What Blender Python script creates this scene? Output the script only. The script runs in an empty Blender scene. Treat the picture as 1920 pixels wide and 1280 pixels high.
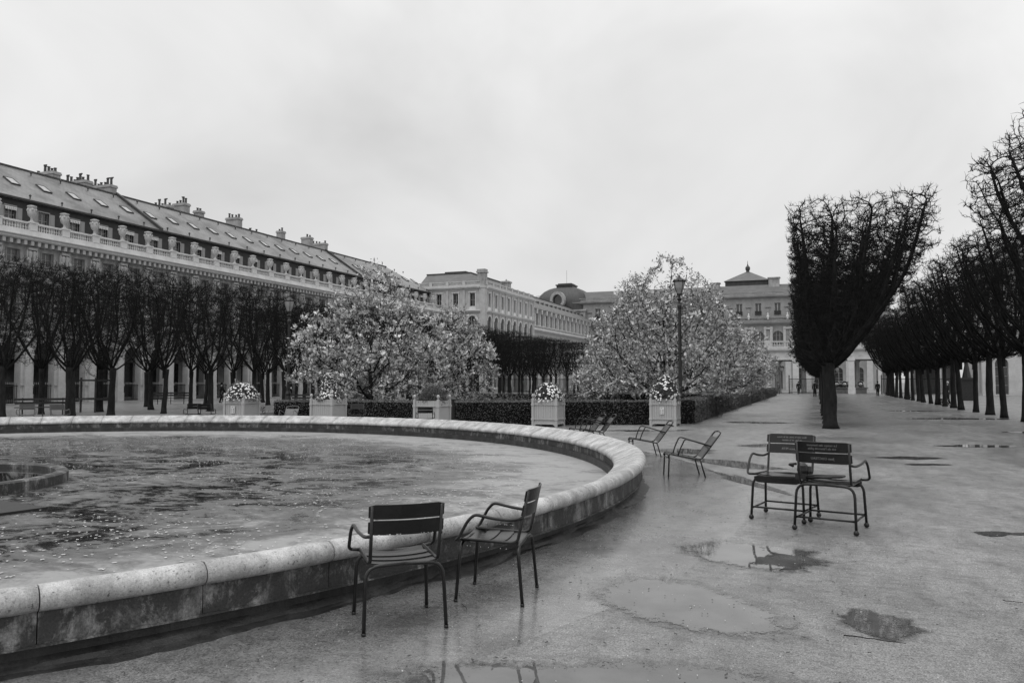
import bpy, math, random
import numpy as np
from mathutils import Vector, Matrix, noise as mn

random.seed(7); rng = np.random.default_rng(7)
C = bpy.context.scene.collection
SC = bpy.context.scene
R = math.radians
PI = math.pi

# ------------------------------------------------------------------ camera
# world axes: +y runs along the garden towards the palace, +x to its right, metres
YAW = R(20.97)
cam_d = bpy.data.cameras.new('camera')
cam = bpy.data.objects.new('camera', cam_d); C.objects.link(cam)
cam_d.sensor_width = 36; cam_d.lens = 28.0
cam_d.clip_start = 0.1; cam_d.clip_end = 4000
cam.location = (0, 0, 1.7)
cam.rotation_euler = (R(90) + math.atan(76 / 1493), 0, YAW)
SC.camera = cam
CY, SY = math.cos(YAW), math.sin(YAW)

# ------------------------------------------------------------------ world
SUN_EL, SUN_AZ = R(72), R(200)
world = bpy.data.worlds.new('World'); SC.world = world; world.use_nodes = True
nt = world.node_tree; nt.nodes.clear()
N = nt.nodes.new; L = nt.links.new
sky = N('ShaderNodeTexSky'); sky.sky_type = 'NISHITA'; sky.sun_disc = False
sky.sun_elevation = SUN_EL; sky.sun_rotation = SUN_AZ
bw = N('ShaderNodeRGBToBW'); L(sky.outputs[0], bw.inputs[0])
tc = N('ShaderNodeTexCoord')
mp = N('ShaderNodeMapping'); mp.inputs['Scale'].default_value = (1.0, 1.0, 1.7)
mp.inputs['Rotation'].default_value = (0.25, 0.1, 0.6)
L(tc.outputs['Generated'], mp.inputs[0])
n1 = N('ShaderNodeTexNoise'); n1.inputs['Scale'].default_value = 1.9; n1.inputs['Detail'].default_value = 5
n1.inputs['Roughness'].default_value = 0.5; n1.inputs['Distortion'].default_value = 0.5
L(mp.outputs[0], n1.inputs['Vector'])
cr = N('ShaderNodeValToRGB'); cr.color_ramp.elements[0].position = 0.32; cr.color_ramp.elements[1].position = 0.66
cr.color_ramp.elements[0].color = (5.5, 5.5, 5.5, 1); cr.color_ramp.elements[1].color = (7.7, 7.7, 7.7, 1)
L(n1.outputs[0], cr.inputs[0])
mx = N('ShaderNodeMix'); mx.data_type = 'RGBA'; mx.inputs['Factor'].default_value = 0.92
sx = N('ShaderNodeSeparateXYZ'); L(tc.outputs['Generated'], sx.inputs[0])
gz = N('ShaderNodeMapRange'); gz.inputs[1].default_value = 0; gz.inputs[2].default_value = 1; gz.inputs[3].default_value = 1.0; gz.inputs[4].default_value = 1.75
L(sx.outputs[2], gz.inputs[0])
vs_ = N('ShaderNodeVectorMath'); vs_.operation = 'SCALE'; L(cr.outputs[0], vs_.inputs[0]); L(gz.outputs[0], vs_.inputs['Scale'])
L(bw.outputs[0], mx.inputs[6]); L(vs_.outputs[0], mx.inputs[7])
bg = N('ShaderNodeBackground'); bg.inputs['Strength'].default_value = 0.10
L(mx.outputs[2], bg.inputs[0])
wo = N('ShaderNodeOutputWorld'); L(bg.outputs[0], wo.inputs[0])

sun_d = bpy.data.lights.new('sun', 'SUN'); sun = bpy.data.objects.new('sun', sun_d); C.objects.link(sun)
sun_d.energy = 1.3; sun_d.angle = R(60); sun_d.color = (1, 1, 1)
sun.rotation_euler = (R(90) - SUN_EL, 0, R(180) - SUN_AZ)
sun.location = (0, 0, 60)
SC.view_settings.view_transform = 'Standard'; SC.view_settings.look = 'None'
SC.view_settings.exposure = 0; SC.view_settings.gamma = 1; SC.view_settings.use_curve_mapping = False
SC.cycles.max_bounces = 5; SC.cycles.diffuse_bounces = 2; SC.cycles.glossy_bounces = 3
SC.cycles.transparent_max_bounces = 6; SC.cycles.caustics_reflective = False

# ------------------------------------------------------------------ materials
def mat(name, v0, v1=None, scale=3.0, rough=0.8, bump=0.0, bscale=40.0, spec=0.5, detail=4, stretch=(1, 1, 1),
        lo=0.35, hi=0.65, rvar=0.0, metallic=0.0, speck=0.0, bdist=0.02):
    m = bpy.data.materials.new(name); m.use_nodes = True
    t = m.node_tree; b = t.nodes['Principled BSDF']
    b.inputs['Roughness'].default_value = rough; b.inputs['Metallic'].default_value = metallic
    b.inputs['Specular IOR Level'].default_value = spec
    if v1 is None: v1 = v0
    tcn = t.nodes.new('ShaderNodeTexCoord'); mpn = t.nodes.new('ShaderNodeMapping')
    mpn.inputs['Scale'].default_value = stretch
    t.links.new(tcn.outputs['Object'], mpn.inputs[0])
    no = t.nodes.new('ShaderNodeTexNoise'); no.inputs['Scale'].default_value = scale; no.inputs['Detail'].default_value = detail
    no.inputs['Roughness'].default_value = 0.62
    t.links.new(mpn.outputs[0], no.inputs['Vector'])
    ra = t.nodes.new('ShaderNodeValToRGB')
    ra.color_ramp.elements[0].position = lo; ra.color_ramp.elements[1].position = hi
    ra.color_ramp.elements[0].color = (v0, v0, v0, 1); ra.color_ramp.elements[1].color = (v1, v1, v1, 1)
    t.links.new(no.outputs[0], ra.inputs[0])
    col = ra.outputs[0]
    if speck > 0:
        n3 = t.nodes.new('ShaderNodeTexNoise'); n3.inputs['Scale'].default_value = bscale; n3.inputs['Detail'].default_value = 2
        t.links.new(mpn.outputs[0], n3.inputs['Vector'])
        mr = t.nodes.new('ShaderNodeMapRange'); mr.inputs[1].default_value = 0.3; mr.inputs[2].default_value = 0.7
        mr.inputs[3].default_value = 1 - speck; mr.inputs[4].default_value = 1 + speck
        t.links.new(n3.outputs[0], mr.inputs[0])
        vm = t.nodes.new('ShaderNodeVectorMath'); vm.operation = 'SCALE'
        t.links.new(col, vm.inputs[0]); t.links.new(mr.outputs[0], vm.inputs['Scale']); col = vm.outputs[0]
    t.links.new(col, b.inputs['Base Color'])
    if rvar:
        mr = t.nodes.new('ShaderNodeMapRange'); mr.inputs[1].default_value = lo; mr.inputs[2].default_value = hi
        mr.inputs[3].default_value = rough - rvar; mr.inputs[4].default_value = rough + rvar
        t.links.new(no.outputs[0], mr.inputs[0]); t.links.new(mr.outputs[0], b.inputs['Roughness'])
    if bump:
        n2 = t.nodes.new('ShaderNodeTexNoise'); n2.inputs['Scale'].default_value = bscale; n2.inputs['Detail'].default_value = 3
        t.links.new(mpn.outputs[0], n2.inputs['Vector'])
        bu = t.nodes.new('ShaderNodeBump'); bu.inputs['Strength'].default_value = bump; bu.inputs['Distance'].default_value = bdist
        t.links.new(n2.outputs[0], bu.inputs['Height']); t.links.new(bu.outputs[0], b.inputs['Normal'])
    return m

M_stone = mat('limestone', 0.42, 0.58, 0.9, 0.85, 0.3, 12, lo=0.3, hi=0.7, speck=0.08)
M_stone_d = mat('weathered limestone', 0.24, 0.46, 1.3, 0.9, 0.4, 10, lo=0.3, hi=0.68, stretch=(1, 1, 0.5), speck=0.1)
M_stone_p = mat('palace limestone', 0.24, 0.38, 0.5, 0.9, 0.3, 8, lo=0.3, hi=0.7, stretch=(1, 1, 0.6))
M_stone_w = mat('pale dressed limestone', 0.60, 0.74, 1.2, 0.85, 0.2, 14, speck=0.05)
M_dark_render = mat('dark attic slate cladding', 0.030, 0.045, 2.0, 0.7, 0.2, 10)
M_iron = mat('black painted iron', 0.012, 0.022, 6, 0.45, spec=0.5)
M_chair = mat('dark green grey chair enamel', 0.007, 0.014, 8, 0.28, 0.1, 60, spec=0.45)
M_chair_p = mat('worn pale chair enamel', 0.10, 0.13, 8, 0.45)
M_glass = mat('window glass', 0.02, 0.05, 0.8, 0.08, spec=0.8)
M_glass_m = mat('curtained window glass', 0.07, 0.12, 1.2, 0.3, spec=0.6)
M_skyl = mat('skylight glass', 0.35, 0.4, 1, 0.08, spec=1.0)
M_shut = mat('grey louvred shutter', 0.30, 0.36, 6, 0.7, stretch=(1, 1, 8))
M_white = mat('white canvas', 0.75, 0.8, 4, 0.8)
M_bark = mat('wet dark bark', 0.008, 0.024, 7, 0.85, 0.6, 30, stretch=(1, 1, 0.35), spec=0.3)
M_twig = mat('dark twigs', 0.010, 0.024, 3, 0.9, spec=0.12)
M_leafd = mat('dark box leaves', 0.05, 0.21, 26, 0.5, spec=0.5, lo=0.4, hi=0.62)
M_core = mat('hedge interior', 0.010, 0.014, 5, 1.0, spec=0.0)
M_bloss = mat('magnolia petals', 0.62, 0.88, 2.2, 0.6)
M_leafm = mat('magnolia leaves with painted light and shade', 0.03, 0.60, 3.5, 0.5)  # wide noise range puts bright highlights and dark gaps into the leaf colour
M_petal = mat('white daisy petals', 0.75, 0.85, 9, 0.6)
M_wood = mat('pale painted planter wood', 0.42, 0.47, 5, 0.6, 0.15, 30, stretch=(1, 1, 0.2))
M_poster = mat('white printed notice', 0.72, 0.76, 3, 0.5)
M_print = mat('black print', 0.03, 0.05, 3, 0.5)
M_lamp = mat('frosted lantern glass', 0.28, 0.34, 3, 0.25, spec=0.7)
M_cloth = mat('dark coat cloth', 0.015, 0.022, 12, 0.95, spec=0.2)
M_skin = mat('skin', 0.28, 0.30, 5, 0.6)
M_clothl = mat('pale cloth', 0.5, 0.6, 5, 0.9)
M_clothg = mat('mid grey cloth', 0.07, 0.09, 12, 0.95)
M_steel = mat('polished steel', 0.8, 0.85, 2, 0.12, metallic=1.0)
M_bench = mat('dark weathered bench wood', 0.018, 0.04, 10, 0.6, stretch=(0.3, 1, 1))
M_letter = mat('pale letters painted as light through cutouts', 0.22, 0.26, 4, 0.8)  # pale colour stands in for light showing through the cut letters

def slate_mat():
    m = mat('grey roof slates', 0.10, 0.22, 0.32, 0.45, spec=0.6, lo=0.36, hi=0.56)
    t = m.node_tree; b = t.nodes['Principled BSDF']
    tcn = t.nodes.new('ShaderNodeTexCoord')
    sp = t.nodes.new('ShaderNodeSeparateXYZ'); t.links.new(tcn.outputs['Object'], sp.inputs[0])
    cb = t.nodes.new('ShaderNodeCombineXYZ'); t.links.new(sp.outputs[0], cb.inputs[0]); t.links.new(sp.outputs[1], cb.inputs[1])
    br = t.nodes.new('ShaderNodeTexBrick'); br.inputs['Scale'].default_value = 1.0
    br.inputs['Brick Width'].default_value = 0.42; br.inputs['Row Height'].default_value = 0.30
    br.inputs['Mortar Size'].default_value = 0.02
    br.inputs['Color1'].default_value = (0.92,) * 3 + (1,); br.inputs['Color2'].default_value = (1.1,) * 3 + (1,)
    br.inputs['Mortar'].default_value = (0.66,) * 3 + (1,)
    t.links.new(cb.outputs[0], br.inputs['Vector'])
    src = b.inputs['Base Color'].links[0].from_socket
    mu = t.nodes.new('ShaderNodeMix'); mu.data_type = 'RGBA'; mu.blend_type = 'MULTIPLY'; mu.inputs['Factor'].default_value = 1
    t.links.new(src, mu.inputs[6]); t.links.new(br.outputs[0], mu.inputs[7]); t.links.new(mu.outputs[2], b.inputs['Base Color'])
    return m
M_slate = slate_mat()
M_slate_far = mat('far slate roof', 0.11, 0.15, 0.6, 0.6, stretch=(1, 1, 3))
M_lead = mat('dark lead dome covering', 0.035, 0.06, 0.8, 0.55, stretch=(3, 3, 1))

def node_mat(name):
    m = bpy.data.materials.new(name); m.use_nodes = True
    t = m.node_tree; b = t.nodes['Principled BSDF']
    return m, t, b, t.nodes.new, t.links.new

def ramp(t, src, p0, c0, p1, c1):
    r = t.nodes.new('ShaderNodeValToRGB'); e = r.color_ramp.elements
    e[0].position = p0; e[0].color = (c0,) * 3 + (1,); e[1].position = p1; e[1].color = (c1,) * 3 + (1,)
    t.links.new(src, r.inputs[0]); return r.outputs[0]
def tnoise(t, vec, scale, detail=4, rough=0.55, dist=0.0):
    n = t.nodes.new('ShaderNodeTexNoise'); n.inputs['Scale'].default_value = scale; n.inputs['Detail'].default_value = detail
    n.inputs['Roughness'].default_value = rough; n.inputs['Distortion'].default_value = dist
    t.links.new(vec, n.inputs['Vector']); return n.outputs[0]
def tmath(t, op, a, b_=None):
    n = t.nodes.new('ShaderNodeMath'); n.operation = op
    for i, s in enumerate((a, b_)):
        if s is None: continue
        if isinstance(s, (int, float)): n.inputs[i].default_value = s
        else: t.links.new(s, n.inputs[i])
    return n.outputs[0]
def tmap(t, vec, scale=(1, 1, 1), rot=(0, 0, 0), loc=(0, 0, 0)):
    n = t.nodes.new('ShaderNodeMapping'); n.inputs['Scale'].default_value = scale; n.inputs['Rotation'].default_value = rot
    n.inputs['Location'].default_value = loc
    t.links.new(vec, n.inputs[0]); return n.outputs[0]

def gravel_mat(name, base0, base1, rough0, rough1, grain, ps=0.0):
    """compacted wet sandy gravel: broad damp patches, fine grit, scattered dark bits"""
    m, t, b, Nn, Ll = node_mat(name)
    tcn = Nn('ShaderNodeTexCoord'); v = tcn.outputs['Object']
    broad = tnoise(t, tmap(t, v, (0.6, 0.28, 1), (0, 0, -YAW)), 0.9, 5, 0.6, 0.4)
    mid = tnoise(t, tmap(t, v, (1.2, 0.5, 1), (0, 0, 0.2)), 3.2, 5, 0.65)
    grit = tnoise(t, v, 85, 2, 0.7)
    grit2 = tnoise(t, v, 34, 3, 0.75)
    far = tnoise(t, tmap(t, v, (0.9, 1.6, 1), (0, 0, 0.1)), 6.0, 4, 0.7)
    a = ramp(t, broad, 0.34, base0, 0.66, base1)
    k1 = ramp(t, mid, 0.34, 0.72, 0.66, 1.18)
    k2 = ramp(t, grit, 0.36, 1 - grain, 0.64, 1 + grain)
    k3 = ramp(t, grit2, 0.34, 1 - grain * 0.75, 0.56, 1 + grain * 0.35)
    k4 = ramp(t, far, 0.36, 0.74, 0.52, 1.06)
    x = a
    for k in (k1, k2, k3, k4): x = tmath(t, 'MULTIPLY', x, k)
    # sparse black grit / leaf crumbs
    vo = Nn('ShaderNodeTexVoronoi'); vo.inputs['Scale'].default_value = 9; vo.inputs['Randomness'].default_value = 1
    Ll(v, vo.inputs['Vector'])
    bits = ramp(t, vo.outputs['Distance'], 0.045, 0.25, 0.075, 1.0)
    x = tmath(t, 'MULTIPLY', x, bits)
    Ll(x, b.inputs['Base Color'])
    rr = tmath(t, 'MULTIPLY', ramp(t, broad, 0.4, rough0, 0.62, rough1), ramp(t, grit2, 0.3, 0.85, 0.7, 1.1))
    Ll(rr, b.inputs['Roughness']); b.inputs['Specular IOR Level'].default_value = 0.6
    h = tmath(t, 'ADD', tmath(t, 'ADD', tmath(t, 'MULTIPLY', grit, 0.5), tmath(t, 'MULTIPLY', grit2, 1.0)), tmath(t, 'MULTIPLY', tnoise(t, v, 5.0, 4, 0.6), 1.6))
    bu = Nn('ShaderNodeBump'); bu.inputs['Strength'].default_value = 0.55 * (1 - ps); bu.inputs['Distance'].default_value = 0.012
    Ll(h, bu.inputs['Height']); Ll(bu.outputs[0], b.inputs['Normal'])
    return m
def coat(m, w, r):
    b = m.node_tree.nodes['Principled BSDF']; b.inputs['Coat Weight'].default_value = w; b.inputs['Coat Roughness'].default_value = r; return m
M_ground = gravel_mat('damp sandy gravel', 0.155, 0.235, 0.34, 0.66, 0.5)
M_apron = gravel_mat('wet smooth concrete apron', 0.125, 0.20, 0.20, 0.34, 0.42, 0.7)
coat(M_apron, 0.55, 0.16); coat(M_ground, 0.18, 0.25)

def puddle_mat():
    m, t, b, Nn, Ll = node_mat('shallow puddle water')
    tcn = Nn('ShaderNodeTexCoord'); v = tcn.outputs['Object']; g = Nn('ShaderNodeNewGeometry').outputs['Position']
    Ll(ramp(t, tnoise(t, g, 3, 4), 0.35, 0.075, 0.65, 0.12), b.inputs['Base Color'])
    b.inputs['Roughness'].default_value = 0.02; b.inputs['IOR'].default_value = 1.6
    bu = Nn('ShaderNodeBump'); bu.inputs['Strength'].default_value = 0.02; bu.inputs['Distance'].default_value = 0.01
    Ll(tnoise(t, g, 14, 2), bu.inputs['Height']); Ll(bu.outputs[0], b.inputs['Normal'])
    at = Nn('ShaderNodeAttribute'); at.attribute_name = 'rim'
    e = tmath(t, 'SUBTRACT', 1.0, at.outputs['Fac'])
    gr = tmath(t, 'ADD', tmath(t, 'MULTIPLY', tnoise(t, tmap(t, g, (1, 1, 1)), 60, 3, 0.7), 0.5), tmath(t, 'MULTIPLY', tnoise(t, g, 9, 5, 0.7), 0.75))
    xx = tmath(t, 'ADD', tmath(t, 'SUBTRACT', tmath(t, 'MULTIPLY', e, 1.7), tmath(t, 'MULTIPLY', gr, 1.15)), 0.5)
    a = tmath(t, 'ADD', ramp(t, xx, 0.30, 0.0, 0.50, 0.42), ramp(t, xx, 0.50, 0.0, 0.56, 0.58))
    fade = ramp(t, e, 0.0, 0.0, 0.12, 1.0); a = tmath(t, 'MULTIPLY', a, fade)
    tr = Nn('ShaderNodeBsdfTransparent'); mi = Nn('ShaderNodeMixShader'); out = t.nodes['Material Output']
    Ll(a, mi.inputs[0]); Ll(tr.outputs[0], mi.inputs[1]); Ll(b.outputs[0], mi.inputs[2]); Ll(mi.outputs[0], out.inputs['Surface'])
    return m
M_puddle = puddle_mat()

def scum_water_mat():
    m, t, b, Nn, Ll = node_mat('shallow basin water with drifting scum')
    tcn = Nn('ShaderNodeTexCoord'); v = tcn.outputs['Object']
    vs = tmap(t, v, (0.72, 1.0, 1), (0, 0, -YAW - 0.05))
    patch = tnoise(t, vs, 0.8, 7, 0.74, 1.0)
    fine = tnoise(t, vs, 5.5, 6, 0.75, 0.8)
    mid = tnoise(t, vs, 2.8, 6, 0.7, 1.0)
    s = tmath(t, 'ADD', tmath(t, 'ADD', tmath(t, 'MULTIPLY', patch, 0.5), tmath(t, 'MULTIPLY', mid, 0.28)), tmath(t, 'MULTIPLY', fine, 0.22))
    # silt is paler near the rim (distance from the basin's middle)
    ln = Nn('ShaderNodeVectorMath'); ln.operation = 'LENGTH'; Ll(v, ln.inputs[0])
    rim = Nn('ShaderNodeMapRange'); rim.inputs[1].default_value = 8.8; rim.inputs[2].default_value = 12.6
    rim.inputs[3].default_value = 0.0; rim.inputs[4].default_value = 0.17; rim.interpolation_type = 'SMOOTHSTEP'
    Ll(ln.outputs['Value'], rim.inputs[0])
    s = tmath(t, 'ADD', s, rim.outputs[0])
    col = Nn('ShaderNodeValToRGB'); e = col.color_ramp.elements
    e[0].position = 0.43; e[0].color = (0.018,) * 3 + (1,)
    e[1].position = 0.66; e[1].color = (0.30,) * 3 + (1,)
    q = e.new(0.475); q.color = (0.035,) * 3 + (1,)
    q = e.new(0.505); q.color = (0.075,) * 3 + (1,)
    q = e.new(0.56); q.color = (0.125,) * 3 + (1,)
    Ll(s, col.inputs[0])
    vo = Nn('ShaderNodeTexVoronoi'); vo.inputs['Scale'].default_value = 7; Ll(tmap(t, v, (0.7, 1, 1)), vo.inputs['Vector'])
    froth = tmath(t, 'MULTIPLY', ramp(t, vo.outputs['Distance'], 0.10, 0.30, 0.2, 0.0), ramp(t, fine, 0.5, 0.0, 0.62, 0.8))
    Ll(tmath(t, 'ADD', col.outputs[0], froth), b.inputs['Base Color'])
    Ll(ramp(t, s, 0.46, 0.04, 0.55, 0.55), b.inputs['Roughness']); b.inputs['IOR'].default_value = 1.36
    bu = Nn('ShaderNodeBump'); bu.inputs['Strength'].default_value = 0.25; bu.inputs['Distance'].default_value = 0.01
    Ll(tnoise(t, v, 9, 4), bu.inputs['Height']); Ll(bu.outputs[0], b.inputs['Normal'])
    return m
M_water = scum_water_mat()

def coping_mat(name, v0, v1, stain):
    m, t, b, Nn, Ll = node_mat(name)
    tcn = Nn('ShaderNodeTexCoord'); v = tcn.outputs['Object']; g = Nn('ShaderNodeNewGeometry').outputs['Position']
    a = ramp(t, tnoise(t, g, 1.6, 6, 0.7, 0.5), 0.3, v0, 0.62, v1)
    st = ramp(t, tnoise(t, tmap(t, g, (1.3, 1.3, 0.25)), 3.2, 6, 0.75), 0.40, 1 - stain, 0.62, 1.0)
    pit = tmath(t, 'MULTIPLY', ramp(t, tnoise(t, g, 38, 3, 0.6), 0.30, 0.35, 0.40, 1.0), ramp(t, tnoise(t, g, 75, 4, 0.8), 0.36, 0.72, 0.52, 1.05))
    x = tmath(t, 'MULTIPLY', tmath(t, 'MULTIPLY', a, st), pit)
    x = tmath(t, 'MULTIPLY', x, ramp(t, tnoise(t, g, 120, 2), 0.3, 0.85, 0.7, 1.1))
    Ll(x, b.inputs['Base Color']); b.inputs['Roughness'].default_value = 0.55
    bu = Nn('ShaderNodeBump'); bu.inputs['Strength'].default_value = 0.5; bu.inputs['Distance'].default_value = 0.01
    Ll(tnoise(t, g, 35, 4, 0.7), bu.inputs['Height']); Ll(bu.outputs[0], b.inputs['Normal'])
    return m
M_coping = coping_mat('worn rounded limestone', 0.42, 0.62, 0.42)
def wallstone_mat():
    m, t, b, Nn, Ll = node_mat('black algae stained wall stone')
    g = Nn('ShaderNodeNewGeometry').outputs['Position']
    pale = ramp(t, tnoise(t, tmap(t, g, (1.6, 1.6, 1.1)), 2.1, 9, 0.78, 0.3), 0.50, 0.0, 0.60, 1.0)
    streak = ramp(t, tnoise(t, tmap(t, g, (5, 5, 0.35)), 2.4, 5, 0.7), 0.40, 0.25, 0.62, 1.0)
    x = tmath(t, 'ADD', 0.038, tmath(t, 'MULTIPLY', tmath(t, 'MULTIPLY', pale, streak), 0.25))
    x = tmath(t, 'MULTIPLY', x, ramp(t, tnoise(t, g, 60, 3, 0.7), 0.3, 0.6, 0.7, 1.4))
    Ll(x, b.inputs['Base Color']); b.inputs['Roughness'].default_value = 0.6
    bu = Nn('ShaderNodeBump'); bu.inputs['Strength'].default_value = 0.5; bu.inputs['Distance'].default_value = 0.01
    Ll(tnoise(t, g, 30, 4, 0.7), bu.inputs['Height']); Ll(bu.outputs[0], b.inputs['Normal'])
    return m
M_wallst = wallstone_mat()
M_plinth = coping_mat('wet dark muddy plinth', 0.018, 0.06, 0.6)

# ------------------------------------------------------------------ mesh helper
class MB:
    def __init__(s): s.v = []; s.f = []; s.m = []; s.mi = 0
    def add(s, vs, fs):
        o = len(s.v); s.v.extend([tuple(p) for p in vs]); s.f.extend([tuple(i + o for i in f) for f in fs]); s.m.extend([s.mi] * len(fs)); return s
    def box(s, x0, x1, y0, y1, z0, z1):
        if x0 > x1: x0, x1 = x1, x0
        if y0 > y1: y0, y1 = y1, y0
        if z0 > z1: z0, z1 = z1, z0
        return s.add([(x0, y0, z0), (x1, y0, z0), (x1, y1, z0), (x0, y1, z0), (x0, y0, z1), (x1, y0, z1), (x1, y1, z1), (x0, y1, z1)],
                     [(0, 3, 2, 1), (4, 5, 6, 7), (0, 1, 5, 4), (1, 2, 6, 5), (2, 3, 7, 6), (3, 0, 4, 7)])
    def tube(s, pts, r, n=8, closed=False, flat=1.0, cap=True):
        pts = [Vector(p) for p in pts]; k = len(pts)
        rs = r if isinstance(r, (list, tuple)) else [r] * k
        ring = []; up = None
        for i, p in enumerate(pts):
            a = pts[(i - 1) % k] if (i or closed) else p
            b = pts[(i + 1) % k] if (i < k - 1 or closed) else p
            d = (b - a).normalized() if (b - a).length > 1e-9 else Vector((0, 0, 1))
            if up is None:
                up = Vector((1, 0, 0)) if abs(d.x) < 0.9 else Vector((0, 1, 0))
            e1 = (up - d * up.dot(d)).normalized(); e2 = d.cross(e1); up = e1
            ring.append([p + e1 * (math.cos(2 * PI * j / n) * rs[i]) + e2 * (math.sin(2 * PI * j / n) * rs[i] * flat) for j in range(n)])
        vs = [q for rg in ring for q in rg]; fs = []
        for i in range(k if closed else k - 1):
            i2 = (i + 1) % k
            for j in range(n):
                fs.append((i * n + j, i * n + (j + 1) % n, i2 * n + (j + 1) % n, i2 * n + j))
        if cap and not closed:
            fs.append(tuple(range(n - 1, -1, -1))); fs.append(tuple((k - 1) * n + j for j in range(n)))
        return s.add(vs, fs)
    def lathe(s, prof, n=12, c=(0, 0, 0), cap=True, sx=1, sy=1):
        vs = []; fs = []
        for (r, z) in prof:
            for j in range(n):
                a = 2 * PI * j / n; vs.append((c[0] + r * sx * math.cos(a), c[1] + r * sy * math.sin(a), c[2] + z))
        for i in range(len(prof) - 1):
            for j in range(n): fs.append((i * n + j, i * n + (j + 1) % n, (i + 1) * n + (j + 1) % n, (i + 1) * n + j))
        if cap:
            fs.append(tuple(range(n - 1, -1, -1))); fs.append(tuple((len(prof) - 1) * n + j for j in range(n)))
        return s.add(vs, fs)
    def prism(s, poly, y0, y1):                      # polygon in x,z extruded along y (poly counter-clockwise seen from -y)
        n = len(poly)
        vs = [(x, y0, z) for x, z in poly] + [(x, y1, z) for x, z in poly]
        fs = [tuple(range(n)), tuple(range(2 * n - 1, n - 1, -1))]
        for i in range(n): fs.append((i, i + n, (i + 1) % n + n, (i + 1) % n))
        return s.add(vs, fs)
    def profx(s, prof, x0, x1):                      # profile in y,z extruded along x
        n = len(prof)
        vs = [(x0, y, z) for y, z in prof] + [(x1, y, z) for y, z in prof]
        fs = [tuple(range(n - 1, -1, -1)), tuple(range(n, 2 * n))]
        for i in range(n): fs.append((i, (i + 1) % n, (i + 1) % n + n, i + n))
        return s.add(vs, fs)
    def mesh(s, name, mats, smooth=False):
        me = bpy.data.meshes.new(name); me.from_pydata(s.v, [], s.f)
        for m in (mats if isinstance(mats, (list, tuple)) else [mats]): me.materials.append(m)
        if any(s.m): me.polygons.foreach_set('material_index', s.m)
        if smooth: me.polygons.foreach_set('use_smooth', [True] * len(s.f))
        me.update(); return me
    def obj(s, name, mats, parent=None, smooth=False, **kw):
        return link(name, s.mesh(name, mats, smooth), parent, **kw)

def link(name, me, parent=None, loc=None, rot=None, kind=None, scale=None):
    o = bpy.data.objects.new(name, me); C.objects.link(o)
    if parent: o.parent = parent
    if loc: o.location = loc
    if rot: o.rotation_euler = rot
    if scale: o.scale = scale
    if kind: o['kind'] = kind
    return o
def tag(o, label, cat, group=None):
    o['label'] = label; o['category'] = cat
    if group: o['group'] = group
    return o
def thing(name, label, cat, loc=(0, 0, 0), rz=0.0, group=None):
    o = bpy.data.objects.new(name, None); C.objects.link(o); o.empty_display_size = 0.2
    o.location = loc; o.rotation_euler = (0, 0, rz); return tag(o, label, cat, group)
def kids(o): return KIDS.get(o.name, [])
def copy_thing(root, loc, rz, label, group=None, scale=None):
    r = root.copy(); C.objects.link(r); r.location = loc; r.rotation_euler = (0, 0, rz)
    if scale: r.scale = scale
    r['label'] = label
    if group: r['group'] = group
    for ch in list(root.children):
        c = ch.copy(); C.objects.link(c); c.parent = r
        for g in list(ch.children):
            d = g.copy(); C.objects.link(d); d.parent = c
    return r

def from_np(name, V, F, mats, parent=None, kind=None, smooth=False, midx=None):
    """V (n,3), F (m,k) arrays -> mesh, fast"""
    me = bpy.data.meshes.new(name); k = F.shape[1]
    me.vertices.add(len(V)); me.vertices.foreach_set('co', np.ascontiguousarray(V, dtype=np.float32).ravel())
    me.loops.add(F.size); me.loops.foreach_set('vertex_index', np.ascontiguousarray(F, dtype=np.int32).ravel())
    me.polygons.add(len(F)); me.polygons.foreach_set('loop_start', np.arange(0, F.size, k, dtype=np.int32))
    for m in (mats if isinstance(mats, (list, tuple)) else [mats]): me.materials.append(m)
    if midx is not None: me.polygons.foreach_set('material_index', midx)
    if smooth: me.polygons.foreach_set('use_smooth', np.ones(len(F), dtype=bool))
    me.update(calc_edges=True); me.validate()
    if name is None: return me
    return link(name, me, parent, kind=kind)

def cam2w(X, D):
    """ground point X metres right and D metres ahead of the viewpoint -> garden axes"""
    return X * CY - D * SY, X * SY + D * CY

# ================================================================== SETTING
BC = (-15.97, 10.30); RC = 13.43              # middle and crest radius of the round basin

def ground():
    V = []; F = []
    nA = 360
    rad = [RC - 0.25, 16.5, 20, 26, 40, 70, 140, 300, 700, 1800]
    for r in rad:
        for j in range(nA):
            a = 2 * PI * j / nA; V.append((r * math.cos(a), r * math.sin(a), 0))
    for i in range(len(rad) - 1):
        for j in range(nA):
            F.append((i * nA + j, (i + 1) * nA + j, (i + 1) * nA + (j + 1) % nA, i * nA + (j + 1) % nA))
    me = bpy.data.meshes.new('ground'); me.from_pydata(V, [], F); me.materials.append(M_ground)
    link('ground', me, loc=(BC[0], BC[1], 0), kind='structure')
    # smooth apron ring round the basin
    V = []; F = []
    rr = [RC - 0.2, 14.2, 15.1]
    for i, r in enumerate(rr):
        for j in range(720):
            a = 2 * PI * j / 720
            q = r if i < 2 else r + 0.04 * mn.noise((math.cos(a) * 6, math.sin(a) * 6, 2)) + 0.03 * mn.noise((math.cos(a) * 50, math.sin(a) * 50, 2))
            V.append((q * math.cos(a), q * math.sin(a), 0.003 if i < 2 else 0.0005))
    for i in range(2):
        for j in range(720): F.append((i * 720 + j, (i + 1) * 720 + j, (i + 1) * 720 + (j + 1) % 720, i * 720 + (j + 1) % 720))
    me = bpy.data.meshes.new('pavement'); me.from_pydata(V, [], F); me.materials.append(M_apron)
    link('pavement', me, loc=(BC[0], BC[1], 0), kind='structure')
ground()

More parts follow.
